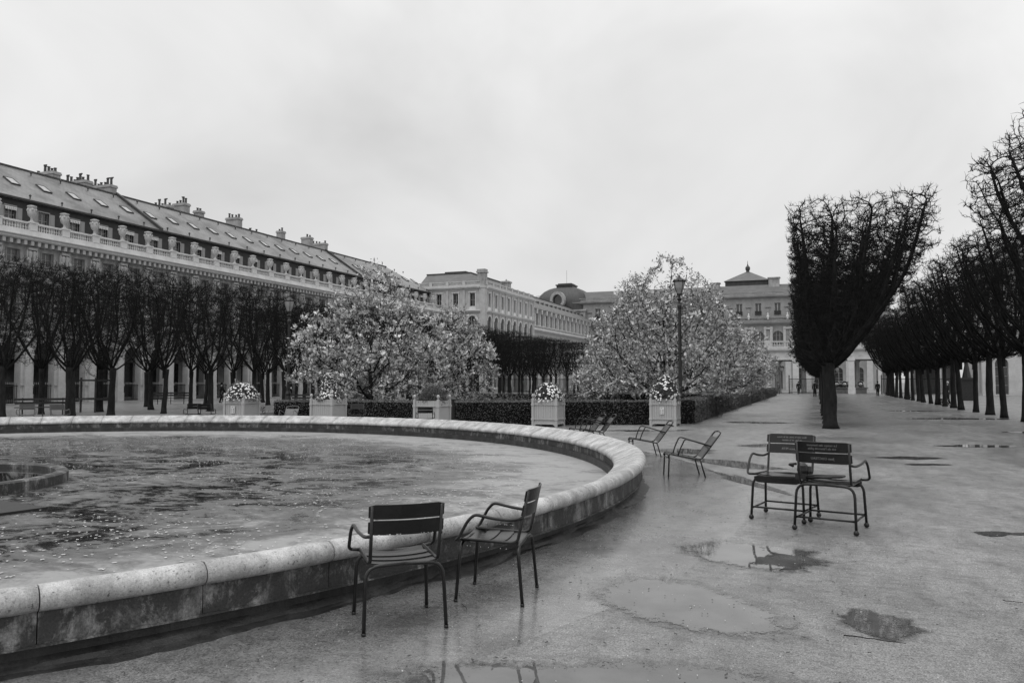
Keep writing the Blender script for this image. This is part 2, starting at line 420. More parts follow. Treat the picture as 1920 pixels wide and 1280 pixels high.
def puddle(cx, cy, rx, ry, rot, seed, jag=0.35):
    n = 120; V = []; A = []; lv = (0.0, 0.35, 0.6, 0.8, 1.0)
    for q in lv:
        for j in range(n):
            a = 2 * PI * j / n
            k = 1.5 * (1 + jag * 1.2 * mn.noise((math.cos(a) * 1.1 + seed, math.sin(a) * 1.1, seed)) + jag * 0.5 * mn.noise((math.cos(a) * 3 + seed, math.sin(a) * 3, 1.3)))
            V.append((rx * k * q * math.cos(a), ry * k * q * math.sin(a), 0)); A.append(q)
    F = [(i * n + j, (i + 1) * n + j, (i + 1) * n + (j + 1) % n, i * n + (j + 1) % n) for i in range(1, len(lv) - 1) for j in range(n)]
    F.append(tuple(n + j for j in range(n)))
    me = bpy.data.meshes.new('puddle'); me.from_pydata(V, [], F); me.materials.append(M_puddle)
    at = me.attributes.new('rim', 'FLOAT', 'POINT'); at.data.foreach_set('value', A)
    return link('puddle', me, loc=(cx, cy, 0.0055), rot=(0, 0, rot), kind='structure')
for i, a in enumerate([(0.38, 6.27, 0.30, 0.36, YAW, 1.3), (-0.62, 8.22, 0.60, 0.66, YAW + 0.3, 2.4), (-1.02, 6.25, 0.60, 1.0, YAW + 0.5, 3.7, 0.15),
                       (-1.0, 4.30, 1.25, 0.62, YAW - 0.2, 4.1, 0.25), (-1.75, 17.3, 0.45, 1.5, YAW + 0.5, 5.2), (-1.15, 14.2, 0.22, 1.5, YAW + 0.1, 6.2, 0.5),
                       (4.0, 24.3, 1.35, 0.42, YAW - 0.1, 7.2, 0.5), (1.85, 20.0, 0.65, 0.35, YAW, 8.3, 0.5), (2.1, 18.5, 0.45, 0.2, YAW, 9.3, 0.5),
                       (-1.2, 22.5, 0.9, 0.5, YAW, 10.3, 0.5), (-3.1, 19.9, 0.8, 0.7, YAW, 11.3, 0.5), (1.9, 10.4, 0.3, 0.14, YAW, 12.3, 0.6),
                       (7.3, 31.5, 1.6, 0.6, YAW, 13.3, 0.5), (6.4, 42.0, 2.2, 0.7, 0.2, 14.3, 0.6), (5.4, 52.0, 1.6, 0.6, 0.2, 15.3, 0.6),
                       (-5.6, 27.9, 1.6, 0.5, 0.6, 16.3, 0.6), (-2.4, 35.0, 1.2, 0.8, 0.1, 17.2, 0.6)]):
    puddle(*a)

# ---- basin water
def disc(name, r, z, m, loc, kind=None, parent=None, n=180):
    V = [(0, 0, 0)] + [(r * math.cos(2 * PI * j / n), r * math.sin(2 * PI * j / n), 0) for j in range(n)]
    me = bpy.data.meshes.new(name); me.from_pydata(V, [], [(0, j + 1, (j + 1) % n + 1) for j in range(n)]); me.materials.append(m)
    return link(name, me, parent, loc=(loc[0], loc[1], z), kind=kind)
disc('water', RC - 0.30, -0.03, M_water, BC, 'structure')

# ---- basin wall: copings and wall stones as single stones
basin = thing('fountain_basin', 'wide round stone basin with rounded coping, half full of scummy water', 'fountain basin', (BC[0], BC[1], 0))
def arc_block(prof, r, ang, gap, n=8):
    """profile (dr,z) closed, swept round an arc of angle ang with a joint gap"""
    mb = MB(); k = len(prof); h = gap / r / 2
    for i in range(n + 1):
        a = -ang / 2 + h + (ang - 2 * h) * i / n
        sh = 0.006 if i in (0, n) else 0
        for dr, z in prof:
            cz = sum(q[1] for q in prof) / k; cd = sum(q[0] for q in prof) / k
            dr2 = dr + (cd - dr) * sh * 6; z2 = z + (cz - z) * sh * 6
            mb.v.append(((r + dr2) * math.cos(a), (r + dr2) * math.sin(a), z2))
    for i in range(n):
        for j in range(k):
            mb.f.append((i * k + j, i * k + (j + 1) % k, (i + 1) * k + (j + 1) % k, (i + 1) * k + j)); mb.m.append(0)
    mb.f.append(tuple(range(k - 1, -1, -1))); mb.f.append(tuple(n * k + j for j in range(k))); mb.m += [0, 0]
    return mb
cop = [(-0.36, 0.255), (-0.365, 0.30), (-0.35, 0.335), (-0.30, 0.36), (-0.20, 0.40), (-0.10, 0.445), (-0.02, 0.485), (0.04, 0.505), (0.09, 0.508), (0.135, 0.49), (0.165, 0.455), (0.17, 0.415), (0.155, 0.38), (0.125, 0.358), (0.09, 0.35), (0.0, 0.27)]
cop = cop[::-1]
NB = 88
def fix_normals(me):
    import bmesh
    b = bmesh.new(); b.from_mesh(me); bmesh.ops.recalc_face_normals(b, faces=b.faces[:]); b.to_mesh(me); b.free()
cm = arc_block(cop, RC, 2 * PI / NB, 0.008).mesh('coping_stone', M_coping, True)
fix_normals(cm)
for p in cm.polygons:
    if len(p.vertices) > 4: p.use_smooth = False
wm = arc_block([(0.092, 0.155), (0.092, 0.352), (-0.1, 0.352), (-0.1, 0.155)], RC, 2 * PI / NB, 0.006).mesh('wall_stone', M_wallst)
fix_normals(wm)
wi = arc_block([(-0.31, 0.258), (-0.31, 0.10), (-0.12, 0.10), (-0.12, 0.258)], RC, 2 * PI / NB, 0.006).mesh('inner_stone', M_wallst)
fix_normals(wi)
for i in range(NB):
    a = 2 * PI * i / NB + 0.0041
    link('coping_stone', cm, basin, rot=(0, 0, a), loc=(0, 0, random.uniform(-.002, .002)))
    link('wall_stone', wm, basin, rot=(0, 0, a))
    link('inner_stone', wi, basin, rot=(0, 0, a + 0.02))
def ring_prof(prof, r, n=220):
    mb = MB(); k = len(prof)
    for j in range(n):
        a = 2 * PI * j / n
        for dr, z in prof: mb.v.append(((r + dr) * math.cos(a), (r + dr) * math.sin(a), z))
    for j in range(n):
        for i in range(k):
            mb.f.append((j * k + i, j * k + (i + 1) % k, ((j + 1) % n) * k + (i + 1) % k, ((j + 1) % n) * k + i)); mb.m.append(0)
    return mb
def mud_skirt():
    n = 1000; prof = [(-0.1, 0.155), (0.035, 0.155), (0.035, 0.075), (0.06, 0.05), (0.09, 0.025), (0.13, 0.010), (0.17, 0.0)]; V = []; F = []; k = len(prof)
    for j in range(n):
        a = 2 * PI * j / n; c, s_ = math.cos(a), math.sin(a)
        for q, (dr, z) in enumerate(prof):
            if q > 2: dr += (q - 2) * (0.050 * mn.noise((c * 14, s_ * 14, q * .3)) + 0.025 * mn.noise((c * 70, s_ * 70, 1))); z = max(z + 0.010 * mn.noise((c * 40, s_ * 40, q)), 0.0) if q < k - 1 else -0.002
            V.append(((RC + dr) * c, (RC + dr) * s_, z))
    for j in range(n):
        for q in range(k - 1): F.append((j * k + q, j * k + q + 1, ((j + 1) % n) * k + q + 1, ((j + 1) % n) * k + q)[::-1])
    me = bpy.data.meshes.new('plinth'); me.from_pydata(V, [], F); me.materials.append(M_plinth); link('plinth', me, basin)
mud_skirt()
o = ring_prof([(0.115, 0.148), (0.115, 0.16), (0.05, 0.16), (0.05, 0.148)], RC).obj('ledge', M_wallst, basin); fix_normals(o.data)
o = ring_prof([(-0.40, 0.10), (-0.40, -0.2), (-0.15, -0.2), (-0.15, 0.10)], RC).obj('inner_ledge', M_plinth, basin); fix_normals(o.data)

# ---- nozzle pool in the basin
NPX, NPY = cam2w(-9.95, 13.25)
nz = thing('nozzle_ring', 'low round stone ring standing in the basin water, at the left edge', 'fountain ring', (NPX, NPY, 0))
o = ring_prof([(0.0, -0.1), (0.0, 0.13), (-0.03, 0.155), (-0.17, 0.155), (-0.2, 0.13), (-0.2, -0.1)], 2.3, 72).obj('stone_rim', M_wallst, nz); fix_normals(o.data)
disc('inner_water', 2.15, 0.06, mat('still dark water', 0.02, 0.03, 2, 0.03, spec=0.9), (0, 0), None, nz, 64)
for (dx, dy, r) in ((1.05, -0.35, 0.33), (0.05, 0.75, 0.33), (-0.9, -0.4, 0.33)):
    mb = MB(); mb.tube([(dx + r * math.cos(2 * PI * j / 32), dy + r * math.sin(2 * PI * j / 32), 0.13) for j in range(32)], 0.035, 6, closed=True)
    for j in range(3):
        a = 2 * PI * j / 3; mb.tube([(dx + r * math.cos(a), dy + r * math.sin(a), 0.04), (dx + r * math.cos(a), dy + r * math.sin(a), 0.13)], 0.02, 6)
    mb.obj('nozzle_pipe', M_coping, nz, True)
hx, hy = cam2w(-6.95, 10.95)
mb = MB(); mb.box(-1.5, 1.3, -0.35, 0.35, -0.06, 0.035)
tag(mb.obj('cover_plate', M_iron, None, loc=(hx - .75, hy + .1, -.03), rot=(0, 0, YAW - 0.55)), 'flat dark metal cover plate lying in the basin water at the left edge', 'plate')

# ---- petals floating (countless)
def litter(name, n, fn, size, m, z, kind='stuff', seed=1, aspect=0.6):
    r = np.random.default_rng(seed); V = []; F = []
    P = fn(r, n); n = len(P)
    th = r.uniform(0, 2 * PI, n); s = r.uniform(size[0], size[1], n)
    ang = np.linspace(0, 2 * PI, 7)[:-1]
    for k in range(6):
        dx = np.cos(ang[k]) * s; dy = np.sin(ang[k]) * s * aspect
        V.append(np.stack([P[:, 0] + dx * np.cos(th) - dy * np.sin(th), P[:, 1] + dx * np.sin(th) + dy * np.cos(th), np.full(n, z) + (0.002 + 0.004 * r.random(n)) * (k % 2)], 1))
    V = np.stack(V, 1).reshape(-1, 3); F = np.arange(6 * n).reshape(n, 6)
    o = from_np(name, V, F, m); o['kind'] = kind; return o
def basin_pts(r, n):
    a = r.uniform(0, 2 * PI, n * 4); q = np.sqrt(r.random(n * 4)) * (RC - 0.9)
    x = BC[0] + q * np.cos(a); y = BC[1] + q * np.sin(a)
    w = np.array([mn.noise((x_ * 0.35, y_ * 0.5, 3)) + 0.5 * mn.noise((x_ * 1.2, y_ * 1.2, 5)) for x_, y_ in zip(x, y)])
    keep = (w + r.normal(0, 0.25, len(w)) > 0.12) & (q < 11.6) & (np.hypot(x - NPX, y - NPY) > 2.5); return np.stack([x, y], 1)[keep][:n]
litter('floating_petals', 9000, basin_pts, (0.007, 0.026), mat('floating petals', 0.45, 0.6, 5, 0.6), -0.022, seed=3)
def near_pts(r, n):
    X = r.normal(0.6, 2.2, n * 3); D = 3.6 + r.gamma(2.0, 3.2, n * 3)
    x = X * (0.4 + D / 9) * CY - D * SY; y = X * (0.4 + D / 9) * SY + D * CY
    keep = np.hypot(x - BC[0], y - BC[1]) > RC + 0.22; return np.stack([x, y], 1)[keep][:n]
litter('fallen_leaf_crumbs', 480, near_pts, (0.006, 0.022), mat('dead leaf crumbs', 0.02, 0.05, 30, 0.7), 0.013, seed=5, aspect=0.4)
litter('scattered_grit', 800, near_pts, (0.002, 0.006), mat('pale grit', 0.35, 0.6, 90, 0.6), 0.012, seed=6, aspect=0.8)
def twig(x0, y0, x1, y1, r, label):
    mb = MB(); n = 9; pts = []
    for i in range(n):
        t_ = i / (n - 1); pts.append((x0 + (x1 - x0) * t_ + random.uniform(-1, 1) * 0.012, y0 + (y1 - y0) * t_ + random.uniform(-1, 1) * 0.012, 0.014 + r))
    mb.tube(pts, [r * (1 - 0.5 * i / n) for i in range(n)], 6)
    tag(mb.obj('twig', M_twig), label, 'twig')
twig(0.14, 5.83, 0.50, 5.80, 0.004, 'long dark twig on the gravel just in front of the round puddle')
twig(-0.42, 7.62, -0.30, 7.66, 0.003, 'short twig at the near edge of the puddle below the joined chairs')
twig(-2.55, 5.62, -2.46, 5.50, 0.003, 'short twig on the wet ground between the two nearest chairs')
twig(1.3, 7.2, 1.44, 7.18, 0.003, 'tiny twig on the gravel right of the joined chairs')

# ================================================================== BUILDINGS
def bay_wall(mb, a0, w, z0, z1, ops, y0, th):
    """wall slab, outer face at y=y0 (faces -y), thickness th, one column of openings centred in the bay"""
    c = a0 + w / 2; z = z0
    for (zb, zt, ow, arch) in ops:
        if zb > z: mb.box(a0, a0 + w, y0, y0 + th, z, zb)
        mb.box(a0, c - ow / 2, y0, y0 + th, zb, zt); mb.box(c + ow / 2, a0 + w, y0, y0 + th, zb, zt)
        if arch:
            r = ow / 2; zs = zt - r; n = 8
            for s in (-1, 1):
                for i in range(n):
                    t0 = PI / 2 * i / n; t1 = PI / 2 * (i + 1) / n
                    p = [(c + s * r * math.cos(t0), zs + r * math.sin(t0)), (c + s * r * math.cos(t1), zs + r * math.sin(t1)), (c + s * r * math.cos(t1), zt), (c + s * r * math.cos(t0), zt)]
                    if s > 0: p = p[::-1]
                    mb.prism(p, y0, y0 + th)
        z = zt
    if z < z1: mb.box(a0, a0 + w, y0, y0 + th, z, z1)

def window_meshes(w, h, arch=False, cols=2, rows=3, m_frame=None, m_pane=None):
    f = MB(); t = 0.055
    f.box(-w / 2, -w / 2 + t, 0, 0.06, 0, h); f.box(w / 2 - t, w / 2, 0, 0.06, 0, h)
    f.box(-w / 2 + t, w / 2 - t, 0, 0.06, 0, t); f.box(-w / 2 + t, w / 2 - t, 0, 0.06, h - t, h)
    for i in range(1, cols):
        x = -w / 2 + w * i / cols; f.box(x - 0.045, x + 0.045, 0.005, 0.055, t, h - t)
    for i in range(1, rows):
        z = h * i / rows; f.box(-w / 2 + t, w / 2 - t, 0.012, 0.05, z - 0.02, z + 0.02)
    p = MB(); p.box(-w / 2 + 0.03, w / 2 - 0.03, 0.028, 0.036, 0.03, h - 0.03)
    return f.mesh('window', m_frame or M_stone_w), p.mesh('pane', m_pane or M_glass)
def put_window(ms, parent, x, y, z):
    w = link('window', ms[0], parent, loc=(x, y, z)); link('pane', ms[1], w)
    return w

def baluster_row(mb, x0, x1, y, z0, z1, n, r=0.085, seg=6):
    h = z1 - z0
    pr = [(r * .8, 0), (r * .8, h * .08), (r * .45, h * .14), (r, h * .36), (r * .8, h * .52), (r * .4, h * .78), (r * .75, h * .92), (r * .75, h)]
    for i in range(n):
        x = x0 + (x1 - x0) * (i + 0.5) / n; mb.lathe(pr, seg, (x, y, z0))

W = 2.95
def arcade_building(root, nb, full=True):
    # -- shared bay meshes (local: x along facade, outer face y=0, outside is -y)
    a = MB(); bay_wall(a, 0, W, 0.0, 5.6, [(0.02, 4.85, 1.86, True)], 0, 0.7)
    a.box(0, 0.545, -0.06, 0, 0, 0.75); a.box(W - 0.545, W, -0.06, 0, 0, 0.75)
    for s0, s1 in ((0, 0.545), (W - 0.545, W)):
        a.box(s0, s1, -0.09, 0, 1.42, 1.50); a.box(s0, s1, -0.05, 0, 1.30, 1.36)
        a.box(s0, s1, -0.07, 0, 3.80, 3.95)
    a.box(0, W, -0.16, 0, 5.35, 5.6)
    m_arc = a.mesh('archway', M_stone)
    a = MB(); bay_wall(a, 0, W, 5.6, 12.62, [(6.5, 9.5, 1.25, False), (11.02, 12.06, 1.1, False)], 0.02, 0.5)
    a.box(0.7, W - 0.7, -0.14, 0.02, 9.65, 9.85); a.box(0.72, W - 0.72, -0.05, 0.02, 6.3, 6.42)
    a.box(0.28, W - 0.28, -0.10, 0.02, 10.62, 10.74); a.box(0.55, W - 0.55, -0.13, 0.02, 10.86, 10.98)
    a.box(0.86, 0.925, -0.04, 0.02, 11.0, 12.1); a.box(W - 0.925, W - 0.86, -0.04, 0.02, 11.0, 12.1)
    m_up = a.mesh('wall', M_stone_d)
    a = MB(); a.box(-0.27, 0.27, -0.17, -0.005, 1.5, 10.9); a.box(-0.33, 0.33, -0.23, -0.005, 0.0, 1.25); a.box(-0.3, 0.3, -0.20, -0.005, 1.25, 1.5)
    a.box(-0.33, 0.33, -0.22, -0.005, 10.82, 10.92); a.box(-0.38, 0.38, -0.28, -0.005, 12.1, 12.3)
    for s in (-1, 1):
        a.lathe([(0.03, 0), (0.10, .1), (0.14, .25), (0.10, .4), (0.16, .62), (0.2, .9), (0.12, 1.05)], 8, (s * 0.18, -0.12, 10.98))
        a.box(s * 0.42 - 0.05, s * 0.42 + 0.05, -0.2, -0.005, 11.3, 12.1)
        a.lathe([(0.02, 0), (0.13, .08), (0.15, .2), (0.05, .32)], 8, (s * 0.42, -0.2, 11.2))
    m_pil = a.mesh('pilaster', M_stone)
    a = MB(); prof = [(0.0, 12.62), (-0.10, 12.62), (-0.12, 12.74), (-0.66, 12.76), (-0.74, 12.86), (-0.74, 12.98), (-0.82, 13.03), (-0.84, 13.10), (-0.1, 13.16), (0.0, 13.16)]
    a.profx(prof[::-1], 0, W)
    for i in range(5):
        x = W * (i + 0.5) / 5; a.box(x - 0.13, x + 0.13, -0.58, -0.005, 12.40, 12.757)
    m_cor = a.mesh('cornice', M_stone)
    a = MB(); a.box(0, W, -0.25, 0.35, 13.16, 13.62); a.box(0.32, W - 0.32, -0.13, 0.23, 14.16, 14.30)
    a.box(0.33, W - 0.33, -0.08, 0.18, 13.62, 13.68)
    m_plin = a.mesh('parapet', M_stone_w)
    a = MB(); baluster_row(a, 0.36, W - 0.36, 0.05, 13.68, 14.16, 10)
    m_bal = a.mesh('balustrade', M_stone_w)
    a = MB(); a.box(-0.32, 0.32, -0.27, 0.33, 13.64, 14.22); a.box(-0.37, 0.37, -0.32, 0.38, 14.22, 14.33)
    m_ped = a.mesh('pedestal', M_stone_w)
    a = MB(); a.lathe([(0.24, 0), (0.24, .06), (0.11, .12), (0.09, .3), (0.13, .38), (0.28, .52), (0.34, .72), (0.33, .95), (0.27, 1.06), (0.27, 1.12), (0.37, 1.2), (0.37, 1.27), (0.15, 1.33)], 12)
    for k in range(6):
        an = 2 * PI * k / 6 + .5; a.lathe([(0.02, 0), (0.08, .06), (0.09, .16), (0.03, .24)], 6, (0.34 * math.cos(an), 0.34 * math.sin(an), 0.84))
    m_urn = a.mesh('urn', M_stone, True)
    # attic, set back behind the balustrade
    a = MB(); bay_wall(a, 0, W, 13.1, 16.55, [(13.75, 15.75, 1.0, False)], 2.0, 0.3); m_att = a.mesh('attic_wall', M_dark_render)
    a = MB(); a.box(-0.23, 0.23, -0.05, 0, 0, 1.95)
    for i in range(2): a.box(-0.17, 0.17, -0.065, -0.05, 0.12 + i * .93, 0.9 + i * .93)
    m_shu = a.mesh('shutter', M_shut)
    a = MB(); a.box(-0.56, -0.50, -0.06, 0.0, 0, 2.0); a.box(0.50, 0.56, -0.06, 0, 0, 2.0); a.box(-0.56, 0.56, -0.07, 0, 2.0, 2.09)
    m_att_fr = a.mesh('window_surround', M_shut)
    a = MB()
    for i in range(6): a.box(-0.48 + i * 0.165, -0.48 + i * 0.165 + 0.11, -0.16, -0.12, 1.68, 1.86)
    a.box(-0.5, 0.5, -0.14, -0.01, 1.87, 1.95)
    m_awn = a.mesh('awning_valance', M_white)
    a = MB()
    m_bigwin = window_meshes(1.25, 3.0, rows=4, m_frame=M_shut, m_pane=M_glass_m)
    m_smwin = window_meshes(1.1, 1.04, rows=2, m_frame=M_shut, m_pane=M_glass_m)
    m_atwin = window_meshes(1.0, 2.0, rows=3, m_frame=M_shut)
    a = MB()
    for i in range(12):
        x = -0.86 + 1.72 * i / 11; a.box(x - 0.013, x + 0.013, -0.013, 0.013, 0.04, 1.5)
    a.box(-0.93, 0.93, -0.025, 0.025, 0.1, 0.15); a.box(-0.93, 0.93, -0.025, 0.025, 1.38, 1.43)
    m_rail = a.mesh('railing', M_iron)
    a = MB()
    for i in range(12):
        x = -0.86 + 1.72 * i / 11; a.lathe([(0.016, 0), (0.032, .07), (0.004, .2)], 5, (x, 0, 1.5))
    m_spear = a.mesh('spear_tips', M_shut)
    for b in range(nb):
        x = b * W
        link('archway', m_arc, root, loc=(x, 0, 0)); link('wall', m_up, root, loc=(x, 0, 0))
        link('pilaster', m_pil, root, loc=(x, 0, 0)); link('cornice', m_cor, root, loc=(x, 0, 0))
        put_window(m_bigwin, root, x + W / 2, 0.3, 6.5); put_window(m_smwin, root, x + W / 2, 0.22, 11.02)
        rl = link('railing', m_rail, root, loc=(x + W / 2, 0.3, 0)); link('spear_tips', m_spear, rl)
        link('parapet', m_plin, root, loc=(x, 0, 0))
        link('balustrade', m_bal, root, loc=(x, 0, 0), kind='stuff'); link('pedestal', m_ped, root, loc=(x, 0, 0))
        if full:
            link('urn', m_urn, root, loc=(x, 0.03, 14.33), rot=(0, 0, random.uniform(0, 1)), scale=(0.95, 0.95, random.uniform(.98, 1.04)))
            link('attic_wall', m_att, root, loc=(x + 1.1, 0, 0))
            xs = x + W / 2 + 1.1; w_ = put_window(m_atwin, root, xs, 2.15, 13.75)
            link('window_surround', m_att_fr, root, loc=(xs, 2.0, 13.75))
            link('shutter', m_shu, root, loc=(xs + 0.80, 2.0, 13.78))
            link('shutter', m_shu, root, loc=(xs - 0.80, 2.0, 13.78))
            if b % 5 != 3: link('awning_valance', m_awn, root, loc=(xs, 2.0, 13.75))
    # gallery behind the arches, floors and attic floor
    LN = nb * W; a = MB()
    a.box(0, LN, 4.2, 4.5, 0, 5.6); m = a.obj('gallery_back_wall', M_stone_d, root)
    a = MB(); a.box(0, LN, 0.7, 4.2, 5.3, 5.6); a.obj('gallery_ceiling', M_stone_d, root)
    a = MB(); a.box(0, LN, 0.36, 2.0, 13.05, 13.14); a.obj('terrace', M_stone_d, root)
    a = MB()
    for b in range(nb):
        c = b * W + W / 2; a.box(c - 1.0, c + 1.0, 4.12, 4.2, 0.3, 3.6)
    a.obj('shop_front', M_glass, root)

left = thing('arcade_building', 'long pale arcaded wing with urns on its balustrade and slate roof, left side', 'building', (-58, 36, 0), R(90))
arcade_building(left, 28)
LN = 28 * W
def left_roof():
    # slope from eave (y=1.7,z=16.5) to ridge (y=7.5,z=20.45), hipped at the far end
    e0, e1, r1 = 0, LN, LN - 5.2
    V = [(e0, 1.65, 16.52), (e1, 1.65, 16.52), (r1, 7.5, 20.45), (e0, 7.5, 20.45),
         (e0, 1.65, 16.36), (e1, 1.65, 16.36), (e0, 14, 16.5), (e1 + 1, 14, 16.5)]
    F = [(0, 1, 2, 3), (0, 4, 5, 1), (4, 0, 3, 6), (1, 7, 2), (2, 7, 6, 3), (5, 7, 1), (4, 6, 7, 5)]
    mb = MB(); mb.add(V, F); mb.obj('roof', M_slate, left)
    a = MB(); a.box(0, r1, 7.38, 7.66, 20.42, 20.56); a.obj('ridge_capping', M_lead, left)
    a = MB(); a.box(0, e1, 1.52, 1.66, 16.36, 16.5); a.obj('gutter', M_lead, left)
    sl = (20.45 - 16.52) / (7.5 - 1.65); ang = math.atan(sl)
    def onroof(x, f): return (x, 1.65 + (7.5 - 1.65) * f, 16.52 + 3.93 * f)
    f_ = MB(); f_.box(-0.42, 0.42, -0.62, -0.54, 0, 0.12); f_.box(-0.42, 0.42, 0.54, 0.62, 0, 0.12); f_.box(-0.42, -0.35, -0.54, 0.54, 0, 0.12); f_.box(0.35, 0.42, -0.54, 0.54, 0, 0.12)
    mf = f_.mesh('skylight', M_lead); p_ = MB(); p_.box(-0.35, 0.35, -0.54, 0.54, 0.05, 0.10); mp_ = p_.mesh('pane', M_skyl)
    for b in range(28):
        s = link('skylight', mf, left, loc=onroof(b * W + W / 2, 0.47), rot=(ang, 0, 0)); link('pane', mp_, s)
    v = MB(); v.lathe([(0.05, 0), (0.05, .18), (0.10, .2), (0.10, .3), (0.02, .36)], 6); mv = v.mesh('vent', M_lead)
    for b in range(28):
        link('vent', mv, left, loc=onroof(b * W + 1.2, 0.03)); link('vent', mv, left, loc=onroof(b * W + 2.0, 0.86))
    for s in (59.8, 96.3):                      # party wall upstands dividing the slates
        x = s - 36; mb = MB(); mb.add([(x - .14, 1.5, 16.45), (x + .14, 1.5, 16.45), (x + .14, 7.5, 20.50), (x - .14, 7.5, 20.50), (x - .14, 1.5, 16.72), (x + .14, 1.5, 16.72), (x + .14, 7.5, 20.75), (x - .14, 7.5, 20.75)],
                                     [(0, 3, 2, 1), (4, 5, 6, 7), (0, 1, 5, 4), (1, 2, 6, 5), (2, 3, 7, 6), (3, 0, 4, 7)])
        mb.obj('party_wall', M_lead, left)
    M_ch = mat('chimney stone', 0.30, 0.42, 1.5, 0.9, speck=0.08); M_pot = mat('chimney pots', 0.05, 0.10, 8, 0.8)
    for (s, t0, t1, ht) in ((53.4, 66, 68.6, 21.3), (56.9, 66, 69, 21.3), (60.0, 66.2, 69.8, 21.6), (67.9, 66.4, 68.8, 21.2), (69.9, 66, 67.7, 21.8), (72.5, 66.3, 67.1, 21.5),
                           (78.7, 66, 67.8, 21.9), (83.0, 66.8, 68.2, 20.7), (87.5, 66.2, 67.0, 21.8), (93.5, 66, 67.4, 22.0), (97.4, 66.2, 68.6, 21.8)):
        x = s - 36; y0, y1 = t0 - 58, t1 - 58
        c = MB(); c.box(x - .42, x + .42, y0, y1, 18.5, ht - .28); c.box(x - .5, x + .5, y0 - .08, y1 + .08, ht - .28, ht - .1); c.box(x - .46, x + .46, y0 - .04, y1 + .04, ht - .1, ht)
        co = c.obj('chimney', M_ch, left)
        n = max(2, int((y1 - y0) / 0.42))
        for i in range(n):
            if random.random() < 0.12: continue
            h = random.choice([.28, .38, .45, .6, .72]); p = MB()
            cy = y0 + (i + .5) * (y1 - y0) / n
            p.lathe([(0.13, 0), (0.11, h * .85), (0.15, h * .88), (0.15, h), (0.05, h)], 7, (x + random.uniform(-.1, .1), cy, ht))
            if h > .7: p.box(x - .05, x + .05, cy - .2, cy + .16, ht + h, ht + h + .1)
            p.obj('chimney_pot', M_pot, co)
left_roof()
# young shrub growing from an urn
def small_plant(n, r, seed):
    g = np.random.default_rng(seed); d = g.normal(size=(n, 3)); d /= np.linalg.norm(d, axis=1)[:, None]; return d * r * g.random((n, 1)) ** 0.5

# ---- corner pavilion (projects in front of the wing) : side faces +x, front faces -y
def facade(root, bays, w, levels, z_top, th=0.5, x0=0.0, y0=0.0, mstone=None, name='wall'):
    """levels: list of (zb, zt, ow, arch); returns nothing. local frame as above"""
    a = MB(); bay_wall(a, 0, w, 0, z_top, levels, 0, th); me = a.mesh(name, mstone or M_stone)
    for b in range(bays): link(name, me, root, loc=(x0 + b * w, y0, 0))

